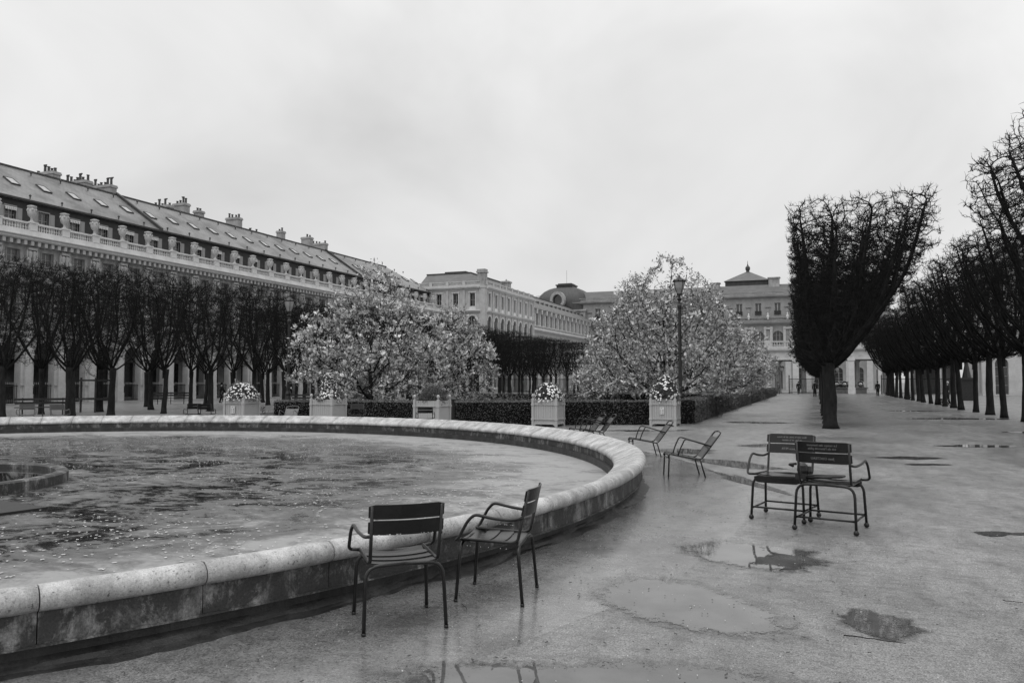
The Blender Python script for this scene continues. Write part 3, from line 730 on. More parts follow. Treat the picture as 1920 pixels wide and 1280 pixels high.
def pavilion_face(root, nb, w, x0, y0, side=True):
    facade(root, nb, w, [(0.1, 4.8, 1.5, True), (5.9, 8.2, 1.2, False), (9.6, 12.45, 1.55, True), (14.0, 16.1, 0.95, False)], 17.2, x0=x0, y0=y0)
    win = window_meshes(0.95, 2.1, rows=2, m_frame=M_shut); arw = window_meshes(1.55, 2.85, rows=3, cols=3, m_frame=M_shut); lw = window_meshes(1.2, 2.3, m_frame=M_shut)
    dw = window_meshes(1.5, 4.7, rows=4, m_frame=M_shut)
    ar = MB()
    for i in range(9):
        t0 = PI * i / 9; t1 = PI * (i + 1) / 9
        p = [(0.78 * math.cos(t0), 0.78 * math.sin(t0)), (1.02 * math.cos(t0), 1.02 * math.sin(t0)), (1.02 * math.cos(t1), 1.02 * math.sin(t1)), (0.78 * math.cos(t1), 0.78 * math.sin(t1))]
        ar.prism(p, -0.12, -0.002)
    m_ar = ar.mesh('arch_moulding', M_stone_w)
    sr = MB(); sr.box(-0.6, -0.48, -0.1, -0.002, 0, 2.2); sr.box(0.48, 0.6, -0.1, -0.002, 0, 2.2); sr.box(-0.7, 0.7, -0.16, -0.002, 2.2, 2.36); sr.box(-0.68, 0.68, -0.2, -0.002, -0.95, -0.78)
    sr.box(-0.55, 0.55, -0.06, -0.002, -0.75, -0.1)
    m_sr = sr.mesh('window_surround', M_stone_w)
    pp = MB(); pp.box(-0.22, 0.22, -0.16, -0.002, 13.45, 16.7); pp.box(-0.24, 0.24, -0.18, -0.002, 9.0, 12.9); m_pp = pp.mesh('pilaster', M_stone)
    bb = MB(); baluster_row(bb, 0.3, w - 0.3, 0.0, 17.5, 17.95, int(w / 0.3)); m_bb = bb.mesh('balustrade', M_stone)
    rp = MB(); rp.box(0, w, -0.2, 0.2, 17.2, 17.5); rp.box(0.25, w - 0.25, -0.14, 0.14, 17.95, 18.1); rp.box(-0.25, 0.25, -0.22, 0.22, 17.5, 18.16); m_rp = rp.mesh('parapet', M_stone)
    for b in range(nb):
        c = x0 + b * w + w / 2
        put_window(win, root, c, y0 + 0.2, 14.0); put_window(arw, root, c, y0 + 0.2, 9.6); put_window(lw, root, c, y0 + 0.2, 5.9); put_window(dw, root, c, y0 + 0.3, 0.1)
        link('arch_moulding', m_ar, root, loc=(c, y0, 12.45 - 0.775)); link('window_surround', m_sr, root, loc=(c, y0, 14.0))
        link('pilaster', m_pp, root, loc=(x0 + b * w, y0, 0)); link('balustrade', m_bb, root, loc=(x0 + b * w, y0, 0), kind='stuff'); link('parapet', m_rp, root, loc=(x0 + b * w, y0, 0))
    Lx = nb * w
    a = MB()
    a.profx([(0, 16.72), (-0.15, 16.8), (-0.5, 17.0), (-0.55, 17.2), (0, 17.2)][::-1], x0, x0 + Lx)
    a.profx([(0, 12.9), (-0.2, 12.95), (-0.45, 13.15), (-0.5, 13.3), (0, 13.4)][::-1], x0, x0 + Lx)
    a.profx([(0, 8.7), (-0.2, 8.75), (-0.4, 8.95), (-0.42, 9.05), (0, 9.1)][::-1], x0, x0 + Lx)
    a.obj('cornice', M_stone_w, root)
pav = thing('corner_pavilion', 'pale stone corner pavilion with arched windows, balustrade and square chimney', 'building', (-50, 118, 0))
fr = bpy.data.objects  # local frame for each face: a child Empty would add a level, so faces are built in place
def face_parts(root, builder, loc, rz):
    """build with a temporary root, then bake its transform into the parts"""
    before = set(root.children)
    builder(root)
    mtx = Matrix.Translation(loc) @ Matrix.Rotation(rz, 4, 'Z')
    for ch in root.children:
        if ch not in before:
            ch.matrix_local = mtx @ Matrix.LocRotScale(ch.location.copy(), ch.rotation_euler.copy(), ch.scale.copy())
face_parts(pav, lambda r: pavilion_face(r, 8, 2.9, 0.6, 0), (0, 0, 0), R(90))
face_parts(pav, lambda r: pavilion_face(r, 4, 3.0, -12.6, 0), (0, 0, 0), 0)
mb = MB(); mb.box(-0.9, 0.12, -0.12, 0.9, 0, 17.3); mb.box(-0.95, 0.18, -0.18, 0.95, 16.9, 17.32); mb.box(-0.6, 0.12, 23.4, 24.0, 0, 17.4); mb.box(-13.2, -12.3, -0.1, 0.6, 0, 17.3); mb.obj('corner_pier', M_stone, pav)
mb = MB(); mb.box(-1.25, 0.05, 0.0, 1.1, 17.3, 19.4); mb.box(-1.4, 0.2, -0.15, 1.25, 19.4, 19.65); mb.box(-1.3, 0.1, -0.05, 1.15, 19.65, 20.0); mb.box(-1.28, 0.08, -0.03, 1.13, 18.3, 18.42); mb.obj('chimney', M_stone_d, pav)
mb = MB(); mb.box(-2.2, -1.0, 13.0, 14.6, 17.3, 19.3); mb.box(-2.35, -.85, 12.85, 14.75, 19.3, 19.6); mb.lathe([(.16, 0), (.14, .4)], 7, (-1.6, 13.8, 19.6)); mb.obj('chimney', M_stone_d, pav)
mb = MB(); mb.add([(-1.5, 1.5, 17.3), (-1.5, 23.0, 17.3), (-13.2, 1.5, 17.3), (-13.2, 23.0, 17.3), (-4.5, 4.5, 20.1), (-4.5, 20, 20.1), (-12.6, 4.5, 20.1), (-12.6, 20, 20.1)],
                  [(0, 1, 5, 4), (2, 0, 4, 6), (3, 2, 6, 7), (1, 3, 7, 5), (4, 5, 7, 6)]); mb.obj('roof', M_slate_far, pav)
mb = MB(); mb.box(-12.7, -4.4, 4.35, 4.6, 20.05, 20.25); mb.box(-4.6, -4.35, 4.6, 20, 20.05, 20.25); mb.box(-10, -6, 6, 9, 20.1, 20.7); mb.obj('roof_capping', M_lead, pav)
mb = MB(); mb.box(-13.2, -0.5, 0.5, 23.4, 16.9, 17.25); mb.obj('roof_deck', M_stone_d, pav)
mb = MB(); mb.box(-13, -12.8, 4, 22, 0, 17.0); mb.box(-13, -0.6, 23.4, 23.9, 0, 17.2); mb.obj('rear_wall', M_stone_d, pav)

pav2 = thing('corner_pavilion', 'pale stone pavilion glimpsed between the trunks at the far right', 'building', (20, 118, 0))
face_parts(pav2, lambda r: pavilion_face(r, 4, 3.0, 0.6, 0), (0, 0, 0), 0)
face_parts(pav2, lambda r: pavilion_face(r, 4, 2.9, -12.2, 0), (0, 0, 0), R(-90))
mb = MB(); mb.box(-.12, .6, -.12, .6, 0, 17.3); mb.obj('corner_pier', M_stone, pav2)
mb = MB(); mb.box(12.6, 13.4, -.1, 12.4, 0, 17.3); mb.box(.6, 12.6, 12, 12.4, 0, 17.2); mb.obj('rear_wall', M_stone, pav2)
mb = MB(); mb.add([(.5, .5, 17.25), (13, .5, 17.25), (13, 12, 17.25), (.5, 12, 17.25), (4, 4, 20), (10, 4, 20), (10, 9, 20), (4, 9, 20)], [(0, 1, 5, 4), (1, 2, 6, 5), (2, 3, 7, 6), (3, 0, 4, 7), (4, 5, 6, 7)]); mb.obj('roof', M_slate_far, pav2)

# ---- lower gallery wing beyond the pavilion
wing = thing('gallery_wing', 'long pale gallery with tall bracketed windows beyond the corner pavilion', 'building', (-52, 142, 0), R(90))
facade(wing, 17, 3.0, [(0.1, 4.6, 1.5, True), (6.2, 9.4, 1.3, False), (13.0, 15.8, 1.5, False)], 16.4)
gw = window_meshes(1.5, 2.8, rows=3, m_frame=M_shut)
a = MB()
for s in (-1, 1):
    a.prism([(s * 1.5 - .22, 15.2), (s * 1.5 + .22, 15.2), (s * 1.5 + .42, 16.1), (s * 1.5 - .42, 16.1)], -0.7, -0.002)
    break
a.box(-1.72, -1.28, -0.3, -0.002, 12.9, 15.2)
m_cons = a.mesh('console', M_stone_w)
for b in range(17):
    put_window(gw, wing, b * 3 + 1.5, 0.25, 13.0); link('console', m_cons, wing, loc=(b * 3 + 1.5, 0, 0))
a = MB(); a.profx([(0, 16.1), (-0.75, 16.15), (-0.9, 16.4), (0, 16.5)][::-1], 0, 51); a.profx([(0, 11.6), (-0.3, 11.7), (-0.7, 11.95), (-0.72, 12.1), (0, 12.15)][::-1], 0, 51)
a.box(0, 51, -0.35, 0, 12.15, 12.35); a.box(0, 51, -0.35, -0.02, 12.75, 12.88); a.obj('cornice', M_stone_w, wing)
a = MB(); baluster_row(a, 0, 51, -0.2, 12.35, 12.75, 110, 0.09, 5); a.obj('balustrade', M_stone_w, wing, kind='stuff')
a = MB(); a.add([(0, -0.6, 16.45), (51, -0.6, 16.45), (51, 5, 20.0), (0, 5, 20.0), (0, 11, 16.45), (51, 11, 16.45)], [(0, 1, 2, 3), (3, 2, 5, 4), (0, 3, 4), (1, 5, 2), (0, 4, 5, 1)]); a.obj('roof', M_slate_far, wing)
a = MB(); a.box(0, 51, 4.85, 5.15, 19.95, 20.15)
for i in range(17): a.box(i * 3 + .9, i * 3 + 1.3, 1.5, 2.4, 17.9, 18.3)
a.obj('ridge_capping', M_lead, wing)
a = MB()
for b in range(17): a.box(b * 3 + .75, b * 3 + 2.25, 0.55, .6, 0, 9.4)
a.obj('lower_glazing', M_glass, wing)

# ---- palace block closing the view
PY = 190.0
pal = thing('palace_block', 'grey palace front with balconied windows and pyramid roof beyond the colonnade', 'building', (0, PY, 0))
PX0, PWN, PW = -56.5, 17, 4.2
def palace():
    facade(pal, PWN, PW, [(0.1, 4.9, 1.7, True), (10.2, 13.3, 2.3, True), (17.0, 19.7, 1.35, False)], 21.3, x0=PX0, mstone=M_stone_p, th=0.6)
    w1 = window_meshes(1.35, 2.7, rows=1, m_frame=M_stone_w, m_pane=M_glass_m); w2 = window_meshes(2.3, 3.1, rows=3, cols=3, m_frame=M_shut); w3 = window_meshes(1.7, 4.8, rows=4, m_frame=M_shut)
    r = MB()
    for i in range(8): r.box(-0.72 + i * 0.2, -0.68 + i * 0.2, -0.22, -0.19, 17.0, 17.85)
    r.box(-0.75, 0.75, -0.24, -0.17, 17.82, 17.9); r.box(-0.75, 0.75, -0.24, -0.17, 17.0, 17.06); r.box(-0.70, .7, -.205, -.2, 17.06, 17.8)
    m_r = r.mesh('balcony_rail', M_iron)
    n = MB(); n.box(-0.32, 0.32, -0.12, -0.002, 17.55, 18.4); n.prism([(-0.65, 18.75), (0.65, 18.75), (0, 19.1)], -0.3, -0.002); n.box(-0.6, 0.6, -0.1, -0.002, 18.6, 18.75)
    m_n = n.mesh('niche', M_stone_p)
    u = MB(); u.lathe([(0.25, 0), (0.2, .2), (0.28, .5), (0.34, .8), (0.18, 1.0), (0.16, 1.1), (0.22, 1.3), (0.14, 1.5), (0.03, 1.55)], 8); m_u = u.mesh('bust', M_stone_w, True)
    pl = MB(); pl.box(-0.95, -0.4, -0.25, -0.002, 9.6, 14.3); pl.box(0.4, 0.95, -0.25, -0.002, 9.6, 14.3); pl.box(-1.0, 1.0, -0.3, -0.002, 13.7, 14.1); pl.box(-0.62, .62, -.2, -.002, 0, 8.6); m_pl = pl.mesh('pilaster', M_stone)
    b_ = MB(); baluster_row(b_, 0.8, PW - 0.8, -0.35, 15.75, 16.25, 9, 0.11, 5); baluster_row(b_, 0.8, PW - 0.8, -0.1, 21.75, 22.2, 9, 0.11, 5); m_b = b_.mesh('balustrade', M_stone_p)
    s_ = MB(); s_.box(-0.45, 0.45, -0.05, 0.05, 0, 0.62); m_s = s_.mesh('skylight', M_skyl)
    for k in range(PWN):
        c = PX0 + PW * (k + .5); e = PX0 + PW * k
        put_window(w1, pal, c, 0.3, 17.0); put_window(w2, pal, c, 0.3, 10.2); put_window(w3, pal, c, 0.3, 0.1)
        link('balcony_rail', m_r, pal, loc=(c, 0, 0)); link('niche', m_n, pal, loc=(e, 0, 0)); link('bust', m_u, pal, loc=(e, -0.4, 15.9)); link('pilaster', m_pl, pal, loc=(e, 0, 0))
        link('balustrade', m_b, pal, loc=(e, 0, 0), kind='stuff')
        for sx in (c - 0.9, c + 1.2):
            if (k + int(sx)) % 2: link('skylight', m_s, pal, loc=(sx, 1.55, 22.35), rot=(R(-28), 0, 0))
    x0, x1 = PX0, PX0 + PWN * PW
    a = MB(); a.profx([(0, 20.8), (-0.3, 20.9), (-0.75, 21.15), (-0.8, 21.4), (0, 21.5)][::-1], x0, x1); a.profx([(0, 14.5), (-0.3, 14.7), (-0.8, 15.1), (-0.85, 15.35), (0, 15.5)][::-1], x0, x1)
    a.box(x0, x1, -0.5, 0, 15.5, 15.75); a.box(x0, x1, -0.48, -0.2, 16.25, 16.4); a.box(x0, x1, -0.25, 0.3, 21.5, 21.75); a.box(x0, x1, -0.22, 0.05, 22.2, 22.35)
    a.profx([(0, 8.6), (-0.3, 8.7), (-0.6, 9.0), (-0.62, 9.2), (0, 9.3)][::-1], x0, x1); a.obj('cornice', M_stone_p, pal)
    a = MB(); a.add([(x0, 0.8, 21.5), (x1, 0.8, 21.5), (x1, 2.6, 24.2), (x0, 2.6, 24.2), (x1, 12, 24.4), (x0, 12, 24.4), (x1, 14, 20), (x0, 14, 20)], [(0, 1, 2, 3), (3, 2, 4, 5), (5, 4, 6, 7), (1, 6, 4, 2), (0, 3, 5, 7)])
    a.obj('roof', M_slate_far, pal)
    cx = -15.2
    a = MB(); a.box(cx - 4.9, cx + 4.9, 4, 12, 24.0, 25.5); a.obj('roof_drum', M_lead, pal)
    a = MB(); a.add([(cx - 5.2, 3.6, 25.5), (cx + 5.2, 3.6, 25.5), (cx + 5.2, 12.4, 25.5), (cx - 5.2, 12.4, 25.5), (cx - .2, 8, 28.2), (cx + .2, 8, 28.2)], [(0, 1, 5, 4), (1, 2, 5), (2, 3, 4, 5), (3, 0, 4), (3, 2, 1, 0)])
    a.obj('pyramid_roof', M_slate_far, pal)
    a = MB(); a.lathe([(0.5, 0), (0.35, .3), (0.55, .7), (0.55, 1.2), (0.2, 1.6), (0.08, 2.0), (0.03, 2.8)], 8, (cx, 8, 28.0)); a.obj('finial', M_lead, pal)
    for (x, w_, z) in ((-22.2, 1.9, 24.9), (-9.0, 2.4, 25.6), (-4.5, 1.6, 24.9), (6.5, 2.0, 25.2), (-40, 2.2, 25.2)):
        a = MB(); a.box(x - w_ / 2, x + w_ / 2, 2.2, 3.6, 22.6, z); a.box(x - w_ / 2 - .2, x + w_ / 2 + .2, 2.0, 3.8, z, z + .25); a.obj('chimney', M_stone_d, pal)
palace()
# dome
dm = thing('domed_roof', 'dark lead dome with round dormers rising behind the gallery wing', 'dome', (-60.0, 196, 0))
def dome():
    hw = 6.9; prof = [(1.0, 19.0), (1.0, 20.6), (0.985, 21.6), (0.94, 22.7), (0.86, 23.7), (0.74, 24.6), (0.58, 25.3), (0.42, 25.7)]
    V = []; F = []; n = 24
    for k, z in prof:
        for j in range(n):
            t_ = 2 * PI * j / n; e = 0.38
            cx = math.copysign(abs(math.cos(t_)) ** e, math.cos(t_)); cy = math.copysign(abs(math.sin(t_)) ** e, math.sin(t_)); V.append((hw * k * cx, hw * k * cy, z))
    for i in range(len(prof) - 1):
        for j in range(n): F.append((i * n + j, i * n + (j + 1) % n, (i + 1) * n + (j + 1) % n, (i + 1) * n + j))
    F.append(tuple(range((len(prof) - 1) * n, len(prof) * n)))
    a = MB(); a.add(V, F); a.obj('dome_shell', M_lead, dm, True)
    a = MB(); a.box(-2.1, 2.1, -2.1, 2.1, 25.6, 26.3); a.box(-2.3, 2.3, -2.3, 2.3, 26.3, 26.6); a.box(-1.8, 1.8, -1.8, 1.8, 26.6, 26.9); a.obj('lantern_cap', M_lead, dm)
    a = MB(); a.box(-6.8, 6.8, -6.8, 6.8, 17, 19.2); a.box(-7.1, 7.1, -7.1, 7.1, 19.2, 19.6); a.box(-6.6, 6.6, -6.6, 6.6, 0, 17); a.obj('drum', M_stone_d, dm)
    def ring(n=16, r0=1.25, r1=1.9, d=1.6):
        m = MB()
        for i in range(n):
            t0 = 2 * PI * i / n; t1 = 2 * PI * (i + 1) / n
            m.prism([(r0 * math.cos(t0), 1.15 * r0 * math.sin(t0)), (r1 * math.cos(t0), 1.15 * r1 * math.sin(t0)), (r1 * math.cos(t1), 1.15 * r1 * math.sin(t1)), (r0 * math.cos(t1), 1.15 * r0 * math.sin(t1))], -d, 0)
        return m
    mr = ring().mesh('round_dormer', M_stone_d); g = MB(); g.lathe([(1.27, -.05), (1.27, .05)], 16); mg = g.mesh('pane', M_glass)
    for i, (x, y, rz) in enumerate(((0, -6.6, 0), (6.6, 0, R(90)), (-6.6, 0, R(-90)))):
        d = link('round_dormer', mr, dm, loc=(x, y, 22.0), rot=(0, 0, rz)); link('pane', mg, d, loc=(0, -0.6, 0), rot=(R(90), 0, 0), scale=(1, 1.15, 1))
    a = MB(); a.tube([(0, 0, 26.9), (0, 0, 30.5)], 0.03, 5); a.obj('lightning_rod', M_iron, dm)
dome()

# ---- colonnade with terrace
CYY = 126.0
col = thing('colonnade', 'low pale columned gallery with balustraded terrace across the garden end', 'colonnade', (0, CYY, 0))
def colonnade():
    sp = 3.8; x0, n = -48.6, 18
    c = MB(); c.lathe([(0.42, 0), (0.42, .15), (0.34, .25), (0.335, 1.5), (0.29, 4.55), (0.30, 4.6), (0.38, 4.78), (0.38, 4.8)], 16); c.box(-.45, .45, -.45, .45, 4.8, 5.0)
    mc = c.mesh('column', M_stone_w, False)
    p = MB(); p.box(-.5, .5, -.5, .5, 0, 0.9); p.box(-.42, .42, -.42, .42, .9, 4.8); p.box(-.5, .5, -.5, .5, 4.8, 5.0); mp_ = p.mesh('pier', M_stone_w)
    for i in range(n + 1):
        x = x0 + i * sp
        link('pier' if i % 2 == 0 else 'column', mp_ if i % 2 == 0 else mc, col, loc=(x, 0, 0))
        link('column', mc, col, loc=(x + 1.0, 4.5, 0)); link('column', mc, col, loc=(x + 1.0, 9.5, 0))
    x1 = x0 + n * sp
    a = MB(); a.box(x0 - .6, x1 + .6, -0.45, 0.45, 5.0, 6.1); a.profx([(-.45, 6.1), (-.6, 6.2), (-.95, 6.45), (-1.0, 6.65), (.5, 6.75), (.5, 6.1)][::-1], x0 - .6, x1 + .6)
    for i in range(n * 3): a.box(x0 + i * sp / 3 - .22, x0 + i * sp / 3 + .22, -0.52, -0.45, 5.55, 6.1)
    a.box(x0 - .6, x1 + .6, 4.1, 4.9, 5.0, 6.1); a.box(x0 - .6, x1 + .6, 9.1, 9.9, 5.0, 6.1); a.obj('entablature', M_stone_w, col)
    a = MB(); a.box(x0, x1, 0.5, 10, 6.3, 6.7); a.obj('terrace', M_stone_d, col)
    a = MB(); a.box(13.6, x1, 10.1, 10.6, 0, 6.6); a.obj('rear_wall', M_stone_d, col)
    a = MB(); baluster_row(a, x0, x1, -0.2, 7.0, 7.65, 190, 0.11, 5); a.obj('balustrade', M_stone, col, kind='stuff')
    a = MB(); a.box(x0, x1, -0.4, 0.0, 6.75, 7.0); a.box(x0, x1, -0.38, -0.02, 7.65, 7.85); a.obj('parapet', M_stone, col)
    for i in range(n + 1): 
        a = MB(); a.box(x0 + i * sp - .3, x0 + i * sp + .3, -0.45, 0.05, 6.76, 7.95)
        if i % 1 == 0: a.obj('pedestal', M_stone, col)
colonnade()
lan = MB(); lan.lathe([(0.02, 0), (0.2, .35), (0.26, .75), (0.12, .95), (0.05, 1.05)], 6); ml_ = lan.mesh('lantern_body', M_lamp)
rod = MB(); rod.tube([(0, 0, 1.0), (0, 0, 1.9)], 0.02, 5); rod.lathe([(0.27, .72), (0.28, .8), (0.1, .98)], 6); mr_ = rod.mesh('hanger', M_iron)
for i, lb in ((11, 'hanging lantern between the columns, left of the clipped alley tree'), (12, 'hanging lantern over the gate, left of the alley trees'), (13, 'hanging lantern right of the foremost clipped alley tree trunk')):
    t = thing('hanging_lantern', lb, 'lantern', (-48.6 + 3.8 * i + 1.9, CYY, 3.1), group='lanterns hanging in the colonnade')
    link('lantern_body', ml_, t); link('hanger', mr_, t)

# ---- iron gate/fence in front of the colonnade
def iron_fence(x0, x1, label):
    t = thing('iron_railing', label, 'railing', ((x0 + x1) / 2, 123.6, 0)); h = (x1 - x0) / 2
    n = int((x1 - x0) / 0.16)
    a = MB()
    for i in range(n + 1):
        x = -h + 2 * h * i / n; a.box(x - .018, x + .018, -.018, .018, 0.0, 2.25)
    a.obj('bars', M_iron, t, kind='stuff')
    a = MB(); a.box(-h, h, -.03, .03, .18, .25); a.box(-h, h, -.03, .03, 2.1, 2.17); a.obj('rail', M_iron, t)
    for s in (-1, 1):
        a = MB(); a.box(s * h - .07, s * h + .07, -.07, .07, 0, 2.5); a.lathe([(.05, 0), (.1, .1), (.02, .25)], 6, (s * h, 0, 2.5)); a.obj('post', M_iron, t)
iron_fence(-49, -20.5, 'black iron railing before the colonnade, behind the magnolias')
iron_fence(-16, -8.3, 'black iron railing before the colonnade, left of the hedge end')
iron_fence(-3.9, 0.3, 'black iron gate leaf left of the foremost alley tree')
iron_fence(8.4, 22, 'black iron railing behind the trunks of the right tree row')

# ---- ball fountain
bf = thing('ball_fountain', 'cluster of polished steel balls on a square tray beyond the gate', 'fountain', (4.4, 132, 0))
a = MB(); a.box(-2.4, 2.4, -2.4, 2.4, 0, 0.75); a.box(-2.6, 2.6, -2.6, 2.6, 0.75, 0.9); a.obj('tray', M_stone_d, bf)
b_ = MB(); b_.lathe([(0.001, 0), (.2, .03), (.37, .15), (.48, .36), (.48, .6), (.37, .82), (.2, .94), (.001, .97)], 16); mb_ = b_.mesh('steel_ball', M_steel, True)
for (x, y) in ((-1.7, -1.5), (-.6, -1.8), (.5, -1.6), (1.6, -1.7), (-1.1, -.4), (0, -.6), (1.1, -.3), (-1.8, .8), (.2, .9), (1.5, 1.0)): link('steel_ball', mb_, bf, loc=(x, y, .9))

# ================================================================== TREES
def grow(att, seed_nodes, step, infl, kill, iters, g):
    """space colonisation: att (n,3) attractors -> nodes, parents"""
    if isinstance(seed_nodes, tuple): P = np.array(seed_nodes[0], float); par = list(seed_nodes[1])
    else: P = np.array(seed_nodes, float); par = list(range(-1, len(P) - 1))
    A = att.copy(); near = np.zeros(len(A), int); dist = np.full(len(A), 1e9)
    def upd(i0):
        nonlocal near, dist
        new = P[i0:]
        for c in range(0, len(new), 400):
            q = new[c:c + 400]; d = np.linalg.norm(A[:, None, :] - q[None], axis=2); m = d.argmin(1); dm = d[np.arange(len(A)), m]
            b = dm < dist; dist[b] = dm[b]; near[b] = m[b] + i0 + c
    upd(0)
    for it in range(iters):
        act = dist < infl
        if not act.any(): break
        idx = near[act]; d = A[act] - P[idx]; d /= np.linalg.norm(d, axis=1)[:, None]
        u = np.unique(idx); acc = np.zeros((len(P), 3)); np.add.at(acc, idx, d)
        v = acc[u] + g.normal(0, 0.34, (len(u), 3)); v /= np.linalg.norm(v, axis=1)[:, None]
        newp = P[u] + v * step * g.uniform(0.85, 1.15, (len(u), 1))
        i0 = len(P); P = np.vstack([P, newp]); par.extend(u.tolist())
        upd(i0); keep = dist > kill; A = A[keep]; near = near[keep]; dist = dist[keep]
        if len(A) == 0: break
    return P, np.array(par)

def scaffold(ht, targets, g, step=0.16):
    """trunk top plus curved main limbs towards the target points"""
    P = [(0, 0, ht - .4), (0, 0, ht - .2), (0, 0, ht)]; par = [-1, 0, 1]
    for t_ in targets:
        T = Vector(t_); b = Vector((0, 0, ht + g.uniform(-.15, .1))); c = Vector((T.x * .75, T.y * .75, b.z + (T.z - b.z) * g.uniform(.25, .4)))
        L_ = (T - b).length; n = max(3, int(L_ / step)); last = 2
        ph = g.uniform(0, 6, 3)
        for i in range(1, n + 1):
            u = i / n; q = b * (1 - u) ** 2 + c * 2 * u * (1 - u) + T * u * u
            w = 0.10 * math.sin(u * PI); q = q + Vector((w * math.sin(u * 7 + ph[0]), w * math.sin(u * 8 + ph[1]), w * .5 * math.sin(u * 9 + ph[2])))
            P.append(q[:]); par.append(last); last = len(P) - 1
    return (P, par)

def radii(P, par, r_tip, power=2.3, r_max=None):
    n = len(P); a = np.zeros(n); kidsn = np.zeros(n, int)
    for i in range(n):
        if par[i] >= 0: kidsn[par[i]] += 1
    for i in range(n - 1, -1, -1):
        if kidsn[i] == 0: a[i] = r_tip ** power
        if par[i] >= 0: a[par[i]] += a[i]
    r = a ** (1 / power)
    if r_max: r = np.minimum(r, r_max)
    return r, kidsn

def seg_tubes(p0, p1, r0, r1, n):
    """independent tapered tubes p0->p1 (vectorised)"""
    d = p1 - p0; ln = np.linalg.norm(d, axis=1)[:, None] + 1e-9; d = d / ln
    ref = np.where(np.abs(d[:, 2:3]) < 0.9, np.array([[0, 0, 1.0]]), np.array([[1.0, 0, 0]]))
    e1 = np.cross(ref, d); e1 /= np.linalg.norm(e1, axis=1)[:, None]; e2 = np.cross(d, e1)
    V = []
    for (p, r) in ((p0 - d * (r0[:, None] * 0.3), r0), (p1, r1)):
        for j in range(n):
            a = 2 * PI * j / n; V.append(p + (e1 * math.cos(a) + e2 * math.sin(a)) * r[:, None])
    V = np.stack(V, 1); m = len(p0); base = (np.arange(m) * 2 * n)[:, None]
    F = [np.stack([base[:, 0] + j, base[:, 0] + (j + 1) % n, base[:, 0] + n + (j + 1) % n, base[:, 0] + n + j], 1) for j in range(n)]
    return V.reshape(-1, 3), np.stack(F, 1).reshape(-1, 4)

def branch_mesh(name, P, par, r, g, twigs=3, tlen=(0.12, 0.32), up=0.35, trad=0.005, thresh=0.02, m=None, bound=None):
    idx = np.where(par >= 0)[0]; p1 = P[idx]; p0 = P[par[idx]]; r1 = r[idx]; r0 = np.minimum(r[par[idx]], r1 * 1.35)
    big = r1 > 0.035
    Vs = []; Fs = []; o = 0
    for sel, n in ((big, 7), (~big, 3)):
        if sel.any():
            V, F = seg_tubes(p0[sel], p1[sel], r0[sel], r1[sel], n); Vs.append(V); Fs.append(F + o); o += len(V)
    # twigs on the thin wood
    thin = idx[r1 < thresh]
    if twigs and len(thin):
        q = np.repeat(thin, twigs); q = q[g.random(len(q)) < 0.85]
        base = P[q] + (P[par[q]] - P[q]) * g.random((len(q), 1)); d = P[q] - P[par[q]]; d /= np.linalg.norm(d, axis=1)[:, None]
        dr = d * 0.7 + g.normal(0, 0.6, (len(q), 3)) + np.array([0, 0, up]); dr /= np.linalg.norm(dr, axis=1)[:, None]
        L_ = g.uniform(*tlen, len(q)); mid = base + dr * (L_ * 0.5)[:, None]
        end = mid + (dr + g.normal(0, 0.3, dr.shape)) * (L_ * 0.5)[:, None]
        rr = np.full(len(q), trad)
        for a, b, ra, rb in ((base, mid, rr, rr * .8), (mid, end, rr * .8, rr * .35)):
            V, F = seg_tubes(a, b, ra, rb, 3); Vs.append(V); Fs.append(F + o); o += len(V)
    V = np.vstack(Vs); F = np.vstack(Fs)
    if bound is not None: V = bound(V)
    me = bpy.data.meshes.new(name); me.vertices.add(len(V)); me.vertices.foreach_set('co', V.astype(np.float32).ravel())
    me.loops.add(F.size); me.loops.foreach_set('vertex_index', F.astype(np.int32).ravel())
    me.polygons.add(len(F)); me.polygons.foreach_set('loop_start', np.arange(0, F.size, 4, dtype=np.int32))
    me.materials.append(m or M_twig); me.update(calc_edges=True); return me

def trunk_mesh(h, r0, r1, lean, seed, flare=1.35):
    mb = MB(); pts = []; rs = []; n = 12
    for i in range(n + 1):
        t_ = i / n; z = -0.05 + (h + 0.1) * t_
        pts.append((lean[0] * t_ + 0.03 * mn.noise((t_ * 3, seed, 0)), lean[1] * t_ + 0.03 * mn.noise((t_ * 3, seed, 5)), z))
        rs.append((r0 + (r1 - r0) * t_) * (1 + (flare - 1) * max(0, 1 - t_ * 9)) * (1 + 0.06 * mn.noise((t_ * 7, seed, 9))) * (1 + 0.25 * max(0, t_ - 0.85) / 0.15 * 0.6))
    mb.tube(pts, rs, 14)
    me = mb.mesh('trunk', M_bark, True)
    for v in me.vertices:
        k = 1 + 0.09 * mn.noise((v.co.x * 6, v.co.y * 6, v.co.z * 1.5 + seed)); v.co.x *= k; v.co.y *= k
    return me

